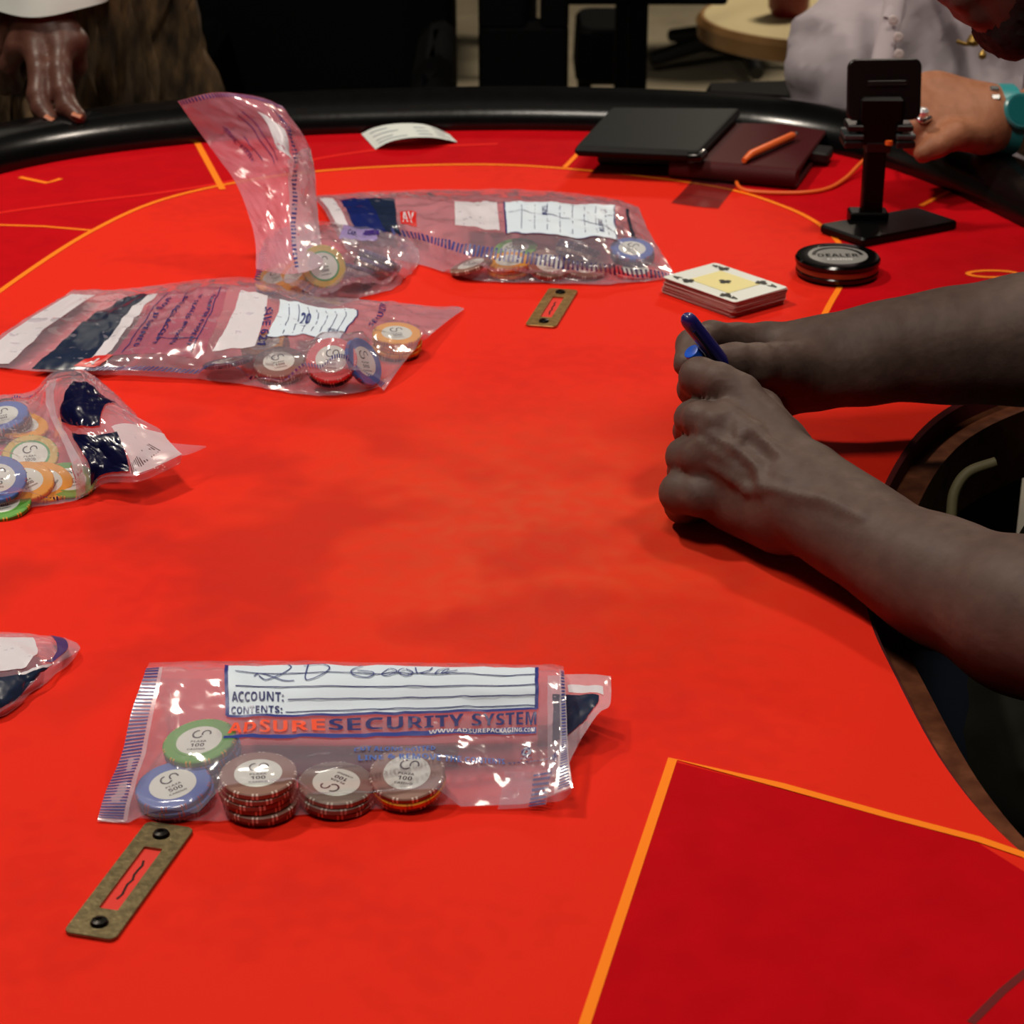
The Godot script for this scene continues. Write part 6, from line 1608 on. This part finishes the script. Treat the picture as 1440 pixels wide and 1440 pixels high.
# ---------------------------------------------------------------- room shell and light
func lamp(at: Vector3, size: Vector2, energy: float, colour: Color, label: String) -> void:
	var o := thing("ceiling_lamp", label, "lamp", at)
	part("housing", quad_column(Vector3(0, 0.004, 0), size.x + 0.04, size.y + 0.04, 0.045, 0.006), mat("lamp housing", Color(0.1, 0.1, 0.1), 0.5), o)
	var m := mat("lamp panel %d" % int(energy * 10), colour, 0.5)
	m.emission_enabled = true
	m.emission = colour
	m.emission_energy_multiplier = 2.5
	part("panel", quad_column(Vector3.ZERO, size.x, size.y, 0.006, 0.001), m, o)
	var l := AreaLight3D.new()
	l.name = "lamp_light"
	l.area_size = size
	l.area_normalize_energy = true
	l.light_energy = energy
	l.light_color = colour
	l.shadow_enabled = true
	l.set("area_range", 14.0)
	l.set("area_attenuation", 2.0)
	add_child(l, true)
	l.position = at + Vector3(0, -0.004, 0)
	l.rotation.x = -PI / 2

func build_room() -> void:
	var wall := mat("wall dark", Color(0.12, 0.11, 0.11), 0.9)
	var fl := grain(mat("floor beige", Color.WHITE, 0.55), Color(0.44, 0.41, 0.34), Color(0.52, 0.49, 0.41), 0.01, 0.8, 0.0, 41)
	struct("floor", box(Vector3(9.2, 0.1, 12.2)), fl, "beige floor", Vector3(0, -0.1, -3.5))
	struct("ceiling", box(Vector3(9.2, 0.1, 12.2)), mat("ceiling grey", Color(0.3, 0.3, 0.3), 0.9), "grey ceiling", Vector3(0, 3.0, -3.5))
	struct("wall_back", box(Vector3(9.2, 3.0, 0.1)), wall, "dark back wall", Vector3(0, 0, -9.5))
	struct("wall_front", box(Vector3(9.2, 3.0, 0.1)), wall, "dark wall behind the camera", Vector3(0, 0, 2.5))
	struct("wall_left", box(Vector3(0.1, 3.0, 12.0)), wall, "dark left wall", Vector3(-4.5, 0, -3.5))
	struct("wall_right", box(Vector3(0.1, 3.0, 12.0)), wall, "dark right wall", Vector3(4.5, 0, -3.5))

func _ready() -> void:
	# camera, exposure, light
	var cam := Camera3D.new()
	cam.name = "camera"
	add_child(cam)
	cam.position = Vector3(0, 1.35, 0)
	cam.rotation.x = deg_to_rad(-24.3864)
	var at := CameraAttributesPhysical.new()
	at.frustum_focal_length = 50.0
	at.frustum_focus_distance = 1.32
	at.exposure_aperture = 12.0
	cam.attributes = at
	cam.fov = 26.9915
	cam.near = 0.05
	cam.far = 60.0
	cam.current = true
	var env := Environment.new()
	env.background_mode = Environment.BG_COLOR
	env.background_color = Color(0.02, 0.02, 0.022)
	env.tonemap_mode = Environment.TONE_MAPPER_LINEAR
	env.tonemap_exposure = 0.95
	env.sdfgi_enabled = true
	env.ssao_enabled = true
	env.ssil_enabled = true
	var we := WorldEnvironment.new()
	we.name = "environment"
	we.environment = env
	add_child(we)
	lamp(Vector3(-1.0, 2.9, -2.0), Vector2(0.2, 0.2), 3.7, Color(1, 0.95, 0.88), "square ceiling lamp above the far left of the table")
	lamp(Vector3(0.8, 2.9, -2.1), Vector2(0.2, 0.2), 1.7, Color(1, 0.94, 0.87), "square ceiling lamp above the far right of the table")
	lamp(Vector3(-0.3, 2.9, -0.5), Vector2(0.5, 0.5), 1.95, Color(1, 0.96, 0.9), "larger ceiling lamp above the near end of the table")
	lamp(Vector3(1.5, 2.9, -5.9), Vector2(0.6, 0.6), 9.0, Color(1, 0.93, 0.84), "added unseen ceiling lamp far back, brightening the floor and round wooden table")  # added lamp with no visible source, brightens the floor at the back
	build_room()
	build_table()
	build_dealer()
	build_standing_man()
	build_seated_man()
	build_background()
	fill_bags()
	build_bags()
	build_things()
